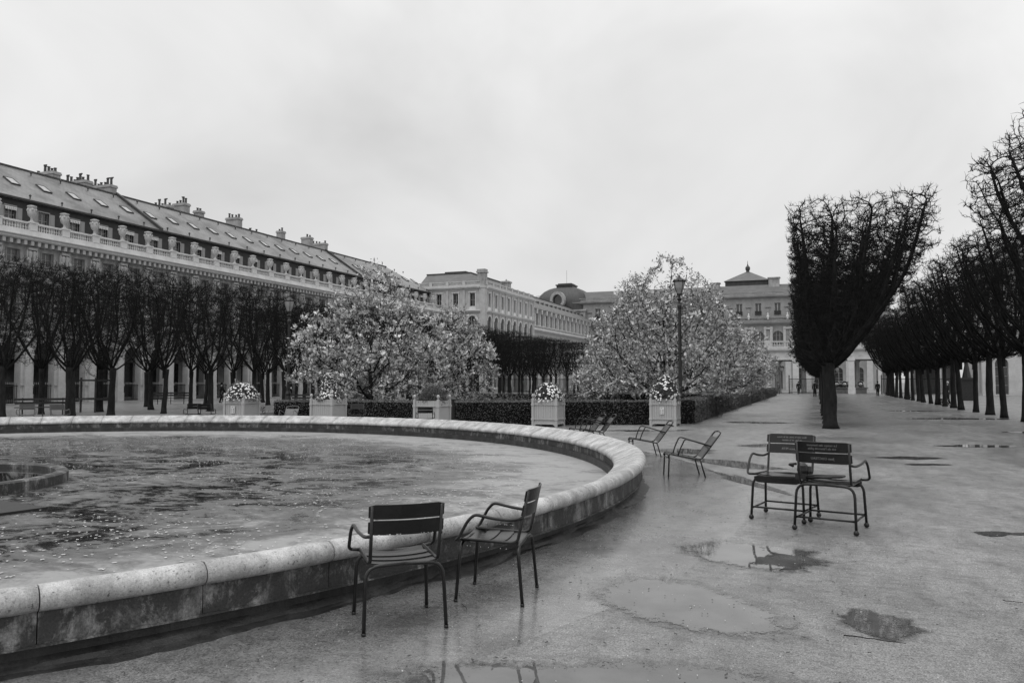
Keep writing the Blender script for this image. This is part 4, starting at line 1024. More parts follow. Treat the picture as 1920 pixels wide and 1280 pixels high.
HT = 2.25
def clip_alley(seed, n_att=4500, ht=2.25):
    """clipped lime of the alley: flat hedge face on -x, flat top, vault rising over +x"""
    g = np.random.default_rng(seed); pts = []
    while len(pts) < n_att:
        u = g.uniform(-1.38, 3.6); y = g.uniform(-1.95, 1.95); z = g.uniform(2.2, 8.6)
        top = 8.2 + 0.05 * (u + 1.35)
        lo = ht - 2.25 + (2.15 + max(0, -u - 0.2) * 0.32) if u < 0.3 else ht + .25 + (u - 0.3) ** 1.2 * 0.92
        if z > top or z < lo: continue
        w = 0.26
        if u < -1.1: w = 1.0
        if u < -0.5 and z < 4.6: w = 1.0
        if z > top - 0.35: w = max(w, 0.9)
        if z > top - 1.8: w = max(w, 0.5)
        if u < 0.4 and z < 4.5: w = max(w, 0.55)
        if u < 0: w = max(w, 0.5)
        if g.random() < w: pts.append((u, y, z))
    A = np.array(pts)
    k_ = (8.1 - ht) / 5.85; z_ = lambda z: 8.1 - (8.1 - z) * k_
    seeds = scaffold(ht, [(-1.0, .9, z_(6.6)), (-1.0, -1.0, z_(5.6)), (-.9, .1, z_(7.6)), (.2, -.4, z_(7.8)), (.3, 1.2, z_(7.0)), (1.3, -1.2, z_(7.2)), (1.5, .7, z_(7.8)), (2.7, -.3, z_(7.6)), (3.2, 1.1, z_(8.0)), (2.6, -1.3, z_(6.6)),
                      (-1.1, -.2, z_(3.6)), (-1.0, 1.1, z_(3.9)), (-.8, -1.3, z_(3.8)), (-1.25, .4, z_(2.95)), (-1.25, -.8, z_(3.0)), (-1.2, -1.6, z_(3.3)), (-1.2, 1.6, z_(3.3)), (-1.25, -1.5, z_(5.0)), (-1.25, .5, z_(4.9)), (1.0, .8, z_(4.4)), (1.5, -.6, z_(4.9)), (.6, -1.4, z_(4.5)), (.2, 1.5, z_(4.6))], g)
    P, par = grow(A, seeds, 0.13, 1.3, 0.16, 120, g)
    r, k = radii(P, par, 0.009, 2.4, 0.15)
    def bound(V):
        V = V.copy(); V[:, 0] = np.maximum(V[:, 0], -1.42 + 0.05 * np.sin(V[:, 2] * 9 + V[:, 1] * 7)); V[:, 1] = np.clip(V[:, 1], -2.15, 2.15); return V
    return branch_mesh('crown', P, par, r, g, 4, (0.06, 0.24), 0.6, 0.0065, 0.018, bound=bound)

def clip_open(seed, top=7.05, n_att=2150, hx=2.1, hy=2.0):
    """more open vase-shaped clipped lime"""
    g = np.random.default_rng(seed); pts = []
    while len(pts) < n_att:
        x = g.uniform(-hx, hx); y = g.uniform(-hy, hy); z = g.uniform(2.3, top)
        k = min(1.0, 0.34 + (z - 2.3) / 2.3)
        if abs(x) > hx * k or abs(y) > hy * k: continue
        w = 0.3
        if z > top - 0.9: w = 1.0
        if abs(x) > hx * k * 0.82 or abs(y) > hy * k * 0.82: w = max(w, 0.75)
        if g.random() < w: pts.append((x, y, z))
    tg_ = []
    for i in range(9):
        a = 2 * PI * (i + g.uniform(-.3, .3)) / 9; q = g.uniform(.35, 1.05); tg_.append((max(-hx, min(hx, 1.25 * hx * q * math.cos(a))), max(-hy, min(hy, 1.25 * hy * q * math.sin(a))), top - g.uniform(.2, 1.2)))
    P, par = grow(np.array(pts), scaffold(HT, tg_, g), 0.14, 1.2, 0.2, 80, g)
    r, k = radii(P, par, 0.0065, 2.3, 0.11)
    return branch_mesh('crown', P, par, r, g, 3, (0.10, 0.30), 1.2, 0.0055, 0.016)

cr_alley = [clip_alley(11), clip_alley(23)]
cr_high = [clip_alley(31, 3400, 3.1), clip_alley(47, 3400, 3.1)]
tr_high = [trunk_mesh(3.2, .18, .13, (.14, .02), 6.), trunk_mesh(3.2, .15, .11, (-.12, .03), 7.), trunk_mesh(3.2, .19, .14, (.05, 0), 8.), trunk_mesh(3.2, .14, .11, (-.22, .02), 9.), trunk_mesh(3.2, .17, .12, (.2, .02), 10.)]
cr_open = [clip_open(5), clip_open(9, 6.9), clip_open(14, 7.15)]
tr_big = [trunk_mesh(HT + .1, 0.25, 0.20, (0.03, 0.02), 1.0), trunk_mesh(HT + .1, 0.23, 0.18, (-0.05, 0.03), 2.0)]
tr_sm = [trunk_mesh(HT + .1, 0.16, 0.12, (0.08, 0.04), 3.0), trunk_mesh(HT + .1, 0.14, 0.11, (-0.12, -0.03), 4.0), trunk_mesh(HT + .1, 0.18, 0.13, (0.14, 0.05), 5.0)]
def lime(x, y, crown, trunk, label, group, sx=1, sz=1, sy=1, rz=0, flip=False):
    t = thing('clipped_lime_tree', label, 'tree', (x, y, 0), rz, group)
    link('trunk', trunk, t, rot=(0, 0, random.uniform(0, 6)))
    link('crown', crown, t, scale=((-1 if flip else 1) * sx, sy * (1 if random.random() < .5 else -1), sz))
    return t
G1 = 'clipped bare lime trees lining the alley'
GL = 'bare lime trees in the rows before the left wing'
# left side of the alley; the foremost one stands alone in view
lime(0.42, 31.6, cr_alley[0], tr_big[0], 'foremost clipped lime with a thick trunk and flat hedge-like side, alone in the middle right', G1)
y = 35.5; k = 1
while y < 115:
    lime(0.42 + random.uniform(-.06, .06), y, cr_alley[k % 2], tr_big[k % 2], 'clipped lime hidden in line behind the foremost alley tree' if k > 1 else 'clipped lime right behind the foremost alley tree', G1)
    y += 3.9; k += 1
# right side of the alley
y = 20.3; k = 0
near_lab = {39.8: 'right row lime whose trunk stands at the right edge beside a bench', 43.7: 'right row lime, first thick trunk left of the bench at the right edge',
            47.6: 'right row lime with its trunk leaning to the left', 51.5: 'right row lime, third trunk left of the edge bench', }
while y < 116:
    lab = None
    for kk, v in near_lab.items():
        if abs(y - kk) < .3: lab = v
    if lab is None: lab = 'tall clipped lime at the right edge with its trunk outside the picture' if y < 39 else 'bare lime far down the right row of the alley'
    lime(8.25 + random.uniform(-.12, .12), y, cr_high[k % 2], tr_high[k % 5], lab, G1, flip=True, sx=1 if y < 30 else random.uniform(.8, .92), sy=1 if y < 30 else .82, sz=random.uniform(1.0, 1.03) if y < 30 else random.uniform(.86, .95))
    y += 3.9; k += 1
# two rows in front of the left wing
row1 = [24.6, 27.8, 30.1, 33.6, 37.2, 40.6]
while row1[-1] < 112: row1.append(row1[-1] + 3.5)
labs = ['thick dark lime trunk at the far left behind the basin rim', 'wide lime trunk behind the bench at the left, right of the two pale chairs', 'straight dark lime trunk right behind the basin rim, left third',
        'lime with a swollen knot on its trunk behind the basin rim', 'lime trunk just left of the leftmost planter behind the empty chairs', 'lime directly behind the leftmost flower planter']
for i, s in enumerate(row1):
    lime(-33.0 + random.uniform(-.3, .3), s, cr_open[i % 3], (tr_big + tr_sm)[[2, 1, 4, 3, 4, 2, 4][i % 7]], labs[i] if i < 6 else 'bare lime in the front row behind the magnolias', GL, rz=random.choice([0, PI / 2, PI, -PI / 2]), sz=random.uniform(.97, 1.01) * (1 if i < 2 else 1.06))
s = 27.0; i = 0
while s < 114:
    lime(-38.2 + random.uniform(-.3, .3), s, cr_open[(i + 1) % 3], tr_sm[i % 3], 'bare lime in the second row before the left wing', GL, rz=random.choice([0, PI / 2, PI, -PI / 2]), sz=random.uniform(1.04, 1.1)); s += 3.6; i += 1
s = 30.0
while s < 112:
    lime(-43.5 + random.uniform(-.3, .3), s, cr_open[i % 3], tr_sm[i % 3], 'bare lime in the rear row closest to the left wing', GL, rz=random.choice([0, PI / 2, PI, -PI / 2]), sz=random.uniform(1.03, 1.08)); s += 6.2; i += 1
# young staked tree
yt = thing('young_tree', 'thin young tree held by a square timber stake frame at the left', 'tree', (-38.4, 34.0, 0))
P_, par_ = grow(np.random.default_rng(4).uniform((-.8, -.8, 2.0), (.8, .8, 4.2), (260, 3)), [(0, 0, 1.4), (0, 0, 1.7)], .15, 3, .2, 50, rng)
r_, _ = radii(P_, par_, .006); link('crown', branch_mesh('crown', P_, par_, r_, rng, 2), yt); mb = MB(); mb.tube([(0, 0, 0), (0, 0, 1.8)], [.06, .04], 8); mb.obj('trunk', M_bark, yt)
tg = thing('tree_stakes', 'square timber stake frame round the thin young tree at the left', 'tree guard', (-38.4, 34.0, 0))
for sx in (-1, 1):
    for sy in (-1, 1):
        mb = MB(); mb.box(sx * .55 - .04, sx * .55 + .04, sy * .55 - .04, sy * .55 + .04, 0, 1.95); mb.obj('stake', M_bench, tg)
for z in (.75, 1.8):
    for s_ in (-1, 1):
        mb = MB(); mb.box(-.62, .62, s_ * .6 - .02, s_ * .6 + .02, z - .05, z + .05); mb.obj('rail', M_bench, tg)
        mb = MB(); mb.box(s_ * .62 - .02, s_ * .62 + .02, -.57, .57, z - .05, z + .05); mb.obj('rail', M_bench, tg)

# ------------------------------------------------------------------ leaf clusters
def leaf_quads(P, D, n_per, size, spread, g, up=0.3, aspect=0.42):
    """n_per pointed leaves round every point P with axis D"""
    m = len(P) * n_per; base = np.repeat(P, n_per, 0) + g.normal(0, spread, (m, 3)); ax = np.repeat(D, n_per, 0)
    d = ax * 0.5 + g.normal(0, 0.7, (m, 3)) + np.array([0, 0, up]); d /= np.linalg.norm(d, axis=1)[:, None]
    q = g.normal(size=(m, 3)); e = np.cross(d, q); e /= np.linalg.norm(e, axis=1)[:, None]; nrm = np.cross(d, e)
    s = g.uniform(*size, (m, 1)); w = s * aspect
    V = np.stack([base, base + d * s * .5 + e * w * .5 + nrm * s * .06, base + d * s, base + d * s * .5 - e * w * .5 + nrm * s * .06], 1).reshape(-1, 3)
    return V, np.arange(4 * m).reshape(m, 4)

def magnolia(x, y, rad, h, seed, label, n_att=1500, open_=0.0):
    g = np.random.default_rng(seed)
    t = thing('magnolia_tree', label, 'tree', (x, y, 0), 0, 'blossoming magnolias in the bed')
    pts = []
    lob = [(g.uniform(-.55, .55) * rad, g.uniform(-.55, .55) * rad, g.uniform(.38, .8) * h, g.uniform(.28, .5) * rad) for _ in range(9)]
    lob += [(0, 0, .62 * h, .6 * rad), (0, 0, .84 * h, .3 * rad)]
    while len(pts) < n_att:
        a = g.uniform(0, 2 * PI); q = math.sqrt(g.random()) * rad * 1.05; z = g.uniform(0.12, 1.0) * h
        X, Y = q * math.cos(a), q * math.sin(a); ok = False
        f = z / h; env = rad * (1 - max(0, (f - .42) / .6) ** 1.5) * min(1, .72 + f * .8)
        env *= 1 + 0.34 * mn.noise((math.cos(a) * 1.7, math.sin(a) * 1.7, z * .6 + seed))
        if q > env: continue
        dn = mn.noise((X * .55 + seed, Y * .55, z * .55))
        if dn < -0.08 and g.random() < .85: continue
        if q < env * .45 and g.random() < .55: continue
        pts.append((X, Y, z))
    seeds = [(0, 0, 0), (0, 0, .15)]
    P, par = grow(np.array(pts), seeds, 0.24, 8.0, 0.30, 80, g)
    r, kd = radii(P, par, 0.008, 2.2, 0.16)
    link('branches', branch_mesh('branches', P, par, r, g, 1, (.1, .3), .4, .006, .02, M_bark), t)
    tip = np.where((r < 0.020) & (par >= 0))[0]; D = P[tip] - P[par[tip]]; D /= np.linalg.norm(D, axis=1)[:, None]
    cl2 = np.array([mn.noise((a[0] * 1.7 + seed, a[1] * 1.7, a[2] * 1.9 + 5)) for a in P[tip]]); sel = g.random(len(tip)) < 0.60 + cl2 * 1.6; tp, Dp = P[tip][sel], D[sel]
    V, F = leaf_quads(tp, Dp, 12, (.09, .22), .13, g, .35, .36); from_np('leaves', V, F, M_leafm, t, 'stuff')
    cl = np.array([mn.noise((a[0] * 1.1 + seed, a[1] * 1.1, a[2] * 1.3)) for a in P[tip]]); sel = g.random(len(tip)) < 0.34 + cl * .8 + cl2 * .8; V, F = leaf_quads(P[tip][sel], D[sel], 6, (.14, .25), .018, g, .7, .55); from_np('blossoms', V, F, M_bloss, t, 'stuff')
    return t
magnolia(-20.2, 33.6, 3.9, 7.7, 1, 'broad blossoming magnolia behind the planters, left half of the middle', 2100)
magnolia(-18.2, 38.3, 2.5, 6.3, 2, 'lower blossoming magnolia between the left magnolia and the dark tree row', 1500)
magnolia(-22.0, 37.0, 2.0, 4.9, 6, 'small blossoming magnolia branch crown at the left, beside the lamp post', 700)
magnolia(-7.2, 41.0, 4.5, 8.4, 3, 'tallest blossoming magnolia behind the lamp post right of the middle', 4200)
magnolia(-12.2, 48.5, 2.6, 4.8, 7, 'low spreading magnolia at the left foot of the tallest one', 1400)
magnolia(-18.2, 72.0, 3.4, 5.3, 4, 'small distant magnolia with a forked trunk in the middle of the bed', 1000)
magnolia(-7.4, 80.0, 4.3, 7.9, 5, 'distant magnolia beyond the tallest one, near the hedge end', 2200)

# ------------------------------------------------------------------ hedges
def hedge(path, w, h, label, dens=420, name='clipped_hedge', seed=1, group=None):
    g = np.random.default_rng(seed); pa = [Vector((p[0], p[1], 0)) for p in path]
    o = thing(name, label, 'hedge', (path[0][0], path[0][1], 0), 0, group); org = Vector((path[0][0], path[0][1], 0))
    nrm = []
    for i in range(len(pa)):
        a = pa[max(0, i - 1)]; b = pa[min(len(pa) - 1, i + 1)]; d = (b - a).normalized(); nrm.append(Vector((-d.y, d.x, 0)))
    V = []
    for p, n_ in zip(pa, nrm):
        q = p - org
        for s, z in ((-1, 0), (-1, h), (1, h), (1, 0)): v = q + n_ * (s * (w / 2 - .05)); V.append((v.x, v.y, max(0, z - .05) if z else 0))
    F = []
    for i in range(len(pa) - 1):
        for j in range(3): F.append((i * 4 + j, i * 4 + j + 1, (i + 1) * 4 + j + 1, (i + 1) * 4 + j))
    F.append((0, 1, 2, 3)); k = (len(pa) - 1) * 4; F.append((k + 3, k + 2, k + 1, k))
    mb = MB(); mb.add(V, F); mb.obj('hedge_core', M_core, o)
    PT = []; ND = []
    for i in range(len(pa) - 1):
        a = pa[i] - org; b = pa[i + 1] - org; L_ = (b - a).length; m = int(L_ * (2 * h + w) * dens)
        t_ = g.random(m); u = g.random(m) * (2 * h + w)
        for tt, uu in zip(t_, u):
            c = a.lerp(b, tt); nn = nrm[i].lerp(nrm[i + 1], tt)
            if uu < h: PT.append((c + nn * (-w / 2) + Vector((0, 0, uu)))[:]); ND.append((-nn)[:])
            elif uu < h + w: PT.append((c + nn * (uu - h - w / 2) + Vector((0, 0, h)))[:]); ND.append((0, 0, 1))
            else: PT.append((c + nn * (w / 2) + Vector((0, 0, uu - h - w)))[:]); ND.append(nn[:])
    for e, s in ((0, -1), (-1, 1)):
        d = (pa[1] - pa[0]).normalized() * -1 if e == 0 else (pa[-1] - pa[-2]).normalized(); c = pa[e] - org
        for _ in range(int(h * w * dens)): PT.append((c + nrm[e] * g.uniform(-w / 2, w / 2) + Vector((0, 0, g.uniform(0, h))))[:]); ND.append(d[:])
    PT = np.array(PT); ND = np.array(ND)
    wob = np.array([mn.noise((p[0] * 2.2, p[1] * 2.2, p[2] * 2.6)) for p in PT]); PT = PT + ND * (wob * 0.035)[:, None]
    V, F = leaf_quads(PT, ND, 2, (.022, .055), .018, g, .15, .62); from_np('hedge_leaves', V, F, M_leafd, o, 'stuff')
    return o
def cw(px, D): return cam2w((px - 960) / 1493 * D, D)
hp = [cw(518, 32.4), cw(617, 32.6), cw(700, 32.2), cw(811, 31.4), cw(900, 31.6), cw(1060, 32.0), cw(1160, 32.2), cw(1262, 32.3)]
hedge(hp, .7, .94, 'long low clipped hedge along the front of the flower bed behind the planters', seed=1)
hedge([cw(1285, 32.6), (-5.15, 41.0)], .7, .98, 'short slanting clipped hedge at the right corner of the flower bed', seed=2)
hedge([(-5.2, 41.9), (-5.2, 64.6)], .7, .98, 'clipped hedge along the path, nearer of the two lengths', 260, seed=3)
hedge([(-5.2, 65.5), (-5.2, 106)], .7, .98, 'clipped hedge along the path, farther of the two lengths', 150, seed=4)
hedge([cw(1160, 47), cw(1310, 47)], 1.2, 1.05, 'dark block-shaped hedge inside the bed beside the stooping gardener', 200, seed=5)
hedge([(-27.5, 60), (-9, 60)], .6, .8, 'low distant hedge across the flower bed', 150, seed=6)

def shrub(x, y, r, h, seed, label, m=None, n=1300, sz=(.05, .12)):
    g = np.random.default_rng(seed); t = thing('low_shrub', label, 'shrub', (x, y, 0), 0, 'loose shrubs in the flower bed')
    d = g.normal(size=(n, 3)); d /= np.linalg.norm(d, axis=1)[:, None]; d[:, 2] = np.abs(d[:, 2]); q = g.random((n, 1)) ** .35
    k = np.array([1 + .35 * mn.noise((a[0] * 1.6 + seed, a[1] * 1.6, a[2] * 1.6)) for a in d])[:, None]
    P = d * q * k * np.array([r, r, h]); V, F = leaf_quads(P, d, 3, sz, .05, g, .5, .3); from_np('foliage', V, F, m or M_leafd, t, 'stuff')
    for i in range(5):
        mb = MB(); e = g.normal(0, .4, 2) * r; mb.tube([(e[0] * .15, e[1] * .15, 0), (e[0] * .6, e[1] * .6, h * .4), (e[0], e[1], h * .75)], [.02, .014, .006], 5); mb.obj('stem', M_bark, t)
    return t
M_shr = mat('grey green shrub leaves', 0.045, 0.12, 6, .6)
for i, (px, D, r, h, lab) in enumerate([(915, 36, 1.1, 1.05, 'bushy shrub just behind the hedge right of the bin'), (960, 39, 1.3, 1.2, 'rounded shrub before the dark tree row'), (870, 35, .9, .95, 'shrub directly behind the dark bin'),
        (1050, 44, 1.2, 1.25, 'shrub left of the stooping gardener'), (1105, 37, .9, .9, 'low shrub behind the hedge near the gardener'), (1345, 48, 1.3, 1.35, 'shrub behind the path hedge, nearest one'),
        (1375, 58, 1.3, 1.4, 'shrub behind the path hedge, middle one'), (1410, 72, 1.4, 1.4, 'shrub behind the path hedge, farthest one'), (1010, 36.5, .8, .85, 'low shrub behind the middle planter'), (760, 36, .8, .8, 'low shrub under the left magnolia'),
        (1320, 40, .9, .95, 'shrub at the slanting hedge corner'), (1200, 36.5, .7, .8, 'low shrub behind the planter with the notice')]):
    x, y_ = cw(px, D); shrub(x, y_, r, h, 40 + i, lab, M_shr if i % 2 == 0 else M_leafd)
# low planting and earth of the bed
mb = MB(); bed = [cw(525, 33), cw(811, 32), cw(1262, 32.9), (-5.6, 41.5), (-5.6, 106), (-28.6, 106), (-28.6, 34)]
mb.add([(p[0], p[1], .012) for p in bed], [tuple(range(len(bed)))]); mb.obj('garden_bed', mat('dark bed soil', .03, .06, 4, .9, .4, 30), None, kind='structure')
g_ = np.random.default_rng(77); q = g_.uniform((-28, 34, 0), (-6.2, 75, 0), (5200, 3)); q = q[q[:, 1] - 34 > (q[:, 0] + 6) * -0.02]
dn = np.array([mn.noise((a[0] * .35, a[1] * .35, 1)) for a in q]); q = q[dn > -.12]
V, F = leaf_quads(q, np.tile([[0, 0, 1.0]], (len(q), 1)), 6, (.12, .42), .12, g_, .9, .16); o = from_np('ground_cover', V, F, M_shr, None, 'stuff')
q = g_.uniform((-28, 34, .1), (-6.2, 60, .45), (900, 3)); V, F = leaf_quads(q, np.tile([[0, 0, 1.0]], (len(q), 1)), 4, (.03, .06), .03, g_, .9, .8); from_np('bed_flowers', V, F, M_petal, None, 'stuff')

# ================================================================== PLANTERS
def planter_parts(t):
    S = 0.47; H = 1.04
    for sx in (-1, 1):
        for sy in (-1, 1):
            mb = MB(); x, y_ = sx * S, sy * S; mb.box(x - .045, x + .045, y_ - .045, y_ + .045, 0.0, H + .03)
            mb.lathe([(.03, 0), (.022, .03), (.05, .07), (.058, .115), (.045, .155), (.012, .18)], 10, (x, y_, H + .03)); mb.box(x - .06, x + .06, y_ - .06, y_ + .06, .24, .32); mb.box(x - .06, x + .06, y_ - .06, y_ + .06, .80, .88)
            mb.obj('corner_post', M_wood, t)
    n = 9; w = (2 * S - .09) / n; pl = MB(); pl.box(-w / 2 + .004, w / 2 - .004, -.012, .012, .10, H - .01); m1 = pl.mesh('plank', M_wood)
    for side in range(4):
        a = side * PI / 2
        for i in range(n):
            u = -S + .045 + w * (i + .5); x, y_ = u, -S + .01
            link('plank', m1, t, loc=(x * math.cos(a) - y_ * math.sin(a), x * math.sin(a) + y_ * math.cos(a), 0), rot=(0, 0, a))
    for z in (.26, .82):
        for side in range(4):
            mb = MB(); mb.box(-S + .05, S - .05, -S - .035, -S - .005, z, z + .045); o = mb.obj('iron_strap', M_wood, t); o.rotation_euler = (0, 0, side * PI / 2)
    for side in range(4):
        mb = MB(); mb.prism([(-S + .05, .02), (-S + .13, .085), (S - .13, .085), (S - .05, .02), (S - .05, .16), (-S + .05, .16)], -S - .03, -S - .004); o = mb.obj('skirt', M_wood, t); o.rotation_euler = (0, 0, side * PI / 2)
    mb = MB(); mb.box(-S + .03, S - .03, -S + .03, S - .03, .9, .93); mb.obj('soil', M_core, t)
def notice(t, x, w, h, z):
    mb = MB(); mb.box(x - w / 2, x + w / 2, -.525, -.519, z - h / 2, z + h / 2); nt_ = mb.obj('notice', M_poster, t)
    mb = MB(); yy = -.5275
    def bar(x0, x1, z0, z1): mb.box(x0, x1, yy, -.5252, z0, z1)
    u = w / 10
    for k, zz in enumerate((.36, .30)): bar(x - 3 * u, x + (1.8 - k) * u, z + h * zz, z + h * (zz + .025))
    for k in range(4):
        for j in range(3): bar(x - 3.6 * u, x - (0.6 + .5 * ((k + j) % 3)) * u, z + h * (.14 - .155 * k - .035 * j), z + h * (.155 - .155 * k - .035 * j))
    for k in range(3):
        mb.prism([(x + 2.4 * u + 1.1 * u * math.cos(2 * PI * i / 10), z + h * (.12 - .2 * k) + 1.1 * u * math.sin(2 * PI * i / 10)) for i in range(10)], yy, -.5252)
    bar(x + 1.2 * u, x + 3.6 * u, z - h * .42, z - h * .38)
    mb.obj('print', M_print, nt_)
def mound(t, r, h, seed, kind):
    g = np.random.default_rng(seed); n = 1500
    d = g.normal(size=(n, 3)); d /= np.linalg.norm(d, axis=1)[:, None]; d[:, 2] = np.abs(d[:, 2])
    k = np.array([1 + .3 * mn.noise((a[0] * 2.2 + seed, a[1] * 2.2, a[2] * 2.2)) for a in d])[:, None]
    P = d * (g.random((n, 1)) ** .3) * k * np.array([r, r, h]) + np.array([0, 0, .95])
    V, F = leaf_quads(P, d, 4, (.04, .09), .03, g, .3, .4); from_np('foliage', V, F, M_leafd, t, 'stuff')
    if kind:
        nf = 300 if kind == 1 else 210; f = g.choice(n, nf, replace=False); c = P[f] * 1.0; c = (c - [0, 0, .95]) / np.maximum(.35, np.linalg.norm((c - [0, 0, .95]) / [r, r, h], axis=1)[:, None]) * 1.03 + [0, 0, .95]
        if kind == 2: c = c + np.array([0, 0, .06]) * np.sin(c[:, :1] * 9)
        dd = d[f]; m = len(c); e = np.cross(dd, g.normal(size=(m, 3))); e /= np.linalg.norm(e, axis=1)[:, None]; e2 = np.cross(dd, e); s = g.uniform(.026, .048, (m, 1))
        V = []
        for j in range(8):
            a = 2 * PI * j / 8; rr = s * (1.0 if j % 2 else .8); V.append(c + e * math.cos(a) * rr + e2 * math.sin(a) * rr + dd * s * .2)
        from_np('flowers', np.stack(V, 1).reshape(-1, 3), np.arange(8 * m).reshape(m, 8), M_petal, t, 'stuff')
pl_spec = [(455, 33.0, 1, 1, .66, .72, 'square white wooden planter at the left with a printed notice and many white daisies'),
           (617, 31.3, 3, 0, .50, .5, 'square wooden planter with a tall tuft of white flowers before the left hedge end'),
           (811, 29.0, 0, 0, .50, .62, 'square wooden planter with a dark leafy bush and no flowers, chair in front'),
           (1028, 31.0, 1, 0, .57, .72, 'square wooden planter with a round mound of white daisies, middle of the picture'),
           (1246, 31.3, 2, 2, .58, 1.0, 'square wooden planter with drooping white flowers and a notice, right of the middle')]
PX = []
for i, (px, D, fl, no, r, h, lab) in enumerate(pl_spec):
    x, y_ = cw(px, D); t = thing('planter', lab, 'planter', (x, y_, 0), 0, 'square wooden planters round the basin'); planter_parts(t)
    if no: notice(t, (-.03 if no == 2 else -.02), .17 if no == 2 else .2, .27 if no == 2 else .30, .60 if no == 2 else .58)
    kd = ['dark leafy bush without flowers', 'mound of white daisies', 'drooping white flowers', 'tall tuft of white flowers'][fl]
    f = thing('planted_flowers', kd + ' growing in planter ' + ['at the far left', 'before the left hedge end', 'behind the single chair', 'in the middle', 'with the notice right of the middle'][i], 'flowers', (x, y_, 0), 0)
    mound(f, r, h, 60 + i, [0, 1, 2, 2][fl])
    if fl == 3:
        ff = thing('flower_tuft', 'upright tuft of pale blossoms topping the second planter from the left', 'flowers', (x, y_, .35)); mound(ff, .33, .75, 91, 1)

# ================================================================== CHAIRS
def fillet(pts, r=0.04, n=5):
    pts = [Vector(p) for p in pts]; out = [pts[0]]
    for i in range(1, len(pts) - 1):
        a, b, c = pts[i - 1], pts[i], pts[i + 1]; u = (a - b); v = (c - b); q = min(r, u.length * .45, v.length * .45)
        p0 = b + u.normalized() * q; p2 = b + v.normalized() * q
        for k in range(n + 1):
            t_ = k / n; out.append(p0 * (1 - t_) ** 2 + b * 2 * t_ * (1 - t_) + p2 * t_ ** 2)
    out.append(pts[-1]); return out
def slat(mb, hw, y, z, dirv, width, bow, th=0.008, n=12, bulge=(0, -1, 0)):
    """curved flat slat spanning x=-hw..hw; dirv unit vector across its width; bow along bulge"""
    d = Vector(dirv).normalized(); bl = Vector(bulge); nn = d.cross(Vector((1, 0, 0))).normalized(); c = 0.012
    rows = []
    for i in range(n + 1):
        u = -1 + 2 * i / n; x = hw * u; off = bl * bow * (1 - u * u); w = width
        if i in (0, n): w = width - 2 * c
        p = Vector((x, y, z)) + off
        rows.append([p + d * (w / 2) + nn * th / 2, p - d * (w / 2) + nn * th / 2, p - d * (w / 2) - nn * th / 2, p + d * (w / 2) - nn * th / 2])
    V = [q for r in rows for q in r]; F = []
    for i in range(n):
        for j in range(4): F.append((i * 4 + j, i * 4 + (j + 1) % 4, (i + 1) * 4 + (j + 1) % 4, (i + 1) * 4 + j))
    F.append((3, 2, 1, 0)); F.append((n * 4, n * 4 + 1, n * 4 + 2, n * 4 + 3)); mb.add(V, F)

def armchair(name, label, loc, rz, m=M_chair, arms=(-1, 1), s=1.0, group='metal garden armchairs', parent=None, off=None, extra=False):
    t = parent or thing(name, label, 'chair', (loc[0], loc[1], 0), rz, group)
    T = (Matrix.Translation(off[0]) @ Matrix.Rotation(off[1], 4, 'Z') @ Matrix.Scale(s, 4)) if off else Matrix.Scale(s, 4)
    def fin(mb, nm, sm=True):
        o = mb.obj(nm, m, t, sm); o.data.transform(T); o.data.update(); return o
    rt = .0135
    for (yf, yt, xf) in ((-.262, -.222, .285), (.27, .235, .272)):
        for sx in (-1, 1):
            mb = MB(); mb.tube(fillet([(sx * xf, yf, 0.004 + (.03 if extra else 0)), (sx * (xf - .016), yt, .448), (sx * 0.0, yt, .455)], .10), rt, 10); mb.lathe([(rt + .002, 0), (rt + .002, .02)], 10, (sx * xf, yf, .003)) if not extra else None
            lg = fin(mb, 'leg')
            if extra:
                b = MB(); b.lathe([(.004, 0), (.018, .005), (.026, .018), (.026, .032), (.018, .046), (.01, .053)], 14, (sx * xf, yf, .001)); o = b.obj('ball_foot', m, lg, True); o.data.transform(T)
    if extra:
        for (a, b) in (((-.272, -.245, .13), (.272, -.245, .13)), ((-.258, .245, .13), (.258, .245, .13)), ((-.272, -.245, .125), (-.258, .245, .125)), ((.272, -.245, .125), (.258, .245, .125))):
            mb = MB(); mb.tube([a, b], .010, 8); fin(mb, 'stretcher')
    for sx in (-1, 1):
        mb = MB(); mb.tube(fillet([(sx * .238, .25, .478), (sx * .238, -.17, .464), (sx * .238, -.215, .48), (sx * .24, -.30, .865)], .05), .0125, 10); fin(mb, 'side_frame')
    for i in range(4):
        mb = MB(); yy = .20 - i * .117; slat(mb, .236, yy, .474 - .004 * i + (-.01 if i == 0 else 0), (0, 1, .22 if i == 0 else -.03), .108, .016, bulge=(0, 0, -1)); fin(mb, 'seat_slat', False)
    if extra:
        mb = MB(); slat(mb, .236, .268, .432, (0, .12, 1), .07, .004, bulge=(0, 0, -1)); fin(mb, 'front_apron', False)
    for k, zc in enumerate((.826, .717)):
        mb = MB(); yy = -.30 + (.865 - zc) * .205 + .012; slat(mb, .262, yy, zc, (0, -.2, 1), .102, .048); fin(mb, 'back_slat', False)
    for sx in arms:
        mb = MB(); mb.tube(fillet([(sx * .24, -.262, .66), (sx * .27, -.17, .640), (sx * .295, -.03, .655), (sx * .305, .11, .684), (sx * .315, .165, .63), (sx * .318, .235, .50), (sx * .30, .262, .478), (sx * .238, .235, .476)], .055), .0125, 10); fin(mb, 'armrest')
    return t
armchair('garden_armchair', 'nearest dark metal armchair seen from behind, facing the basin rim', (-2.82, 5.09), R(40.5))
armchair('garden_armchair', 'dark metal armchair turned sideways beside the basin rim, right of the nearest one', (-2.42, 6.0), R(98))
def cwa(px, D): return cw(px, D)
view = lambda px: YAW - math.atan((px - 960) / 1493)      # heading of the line of sight
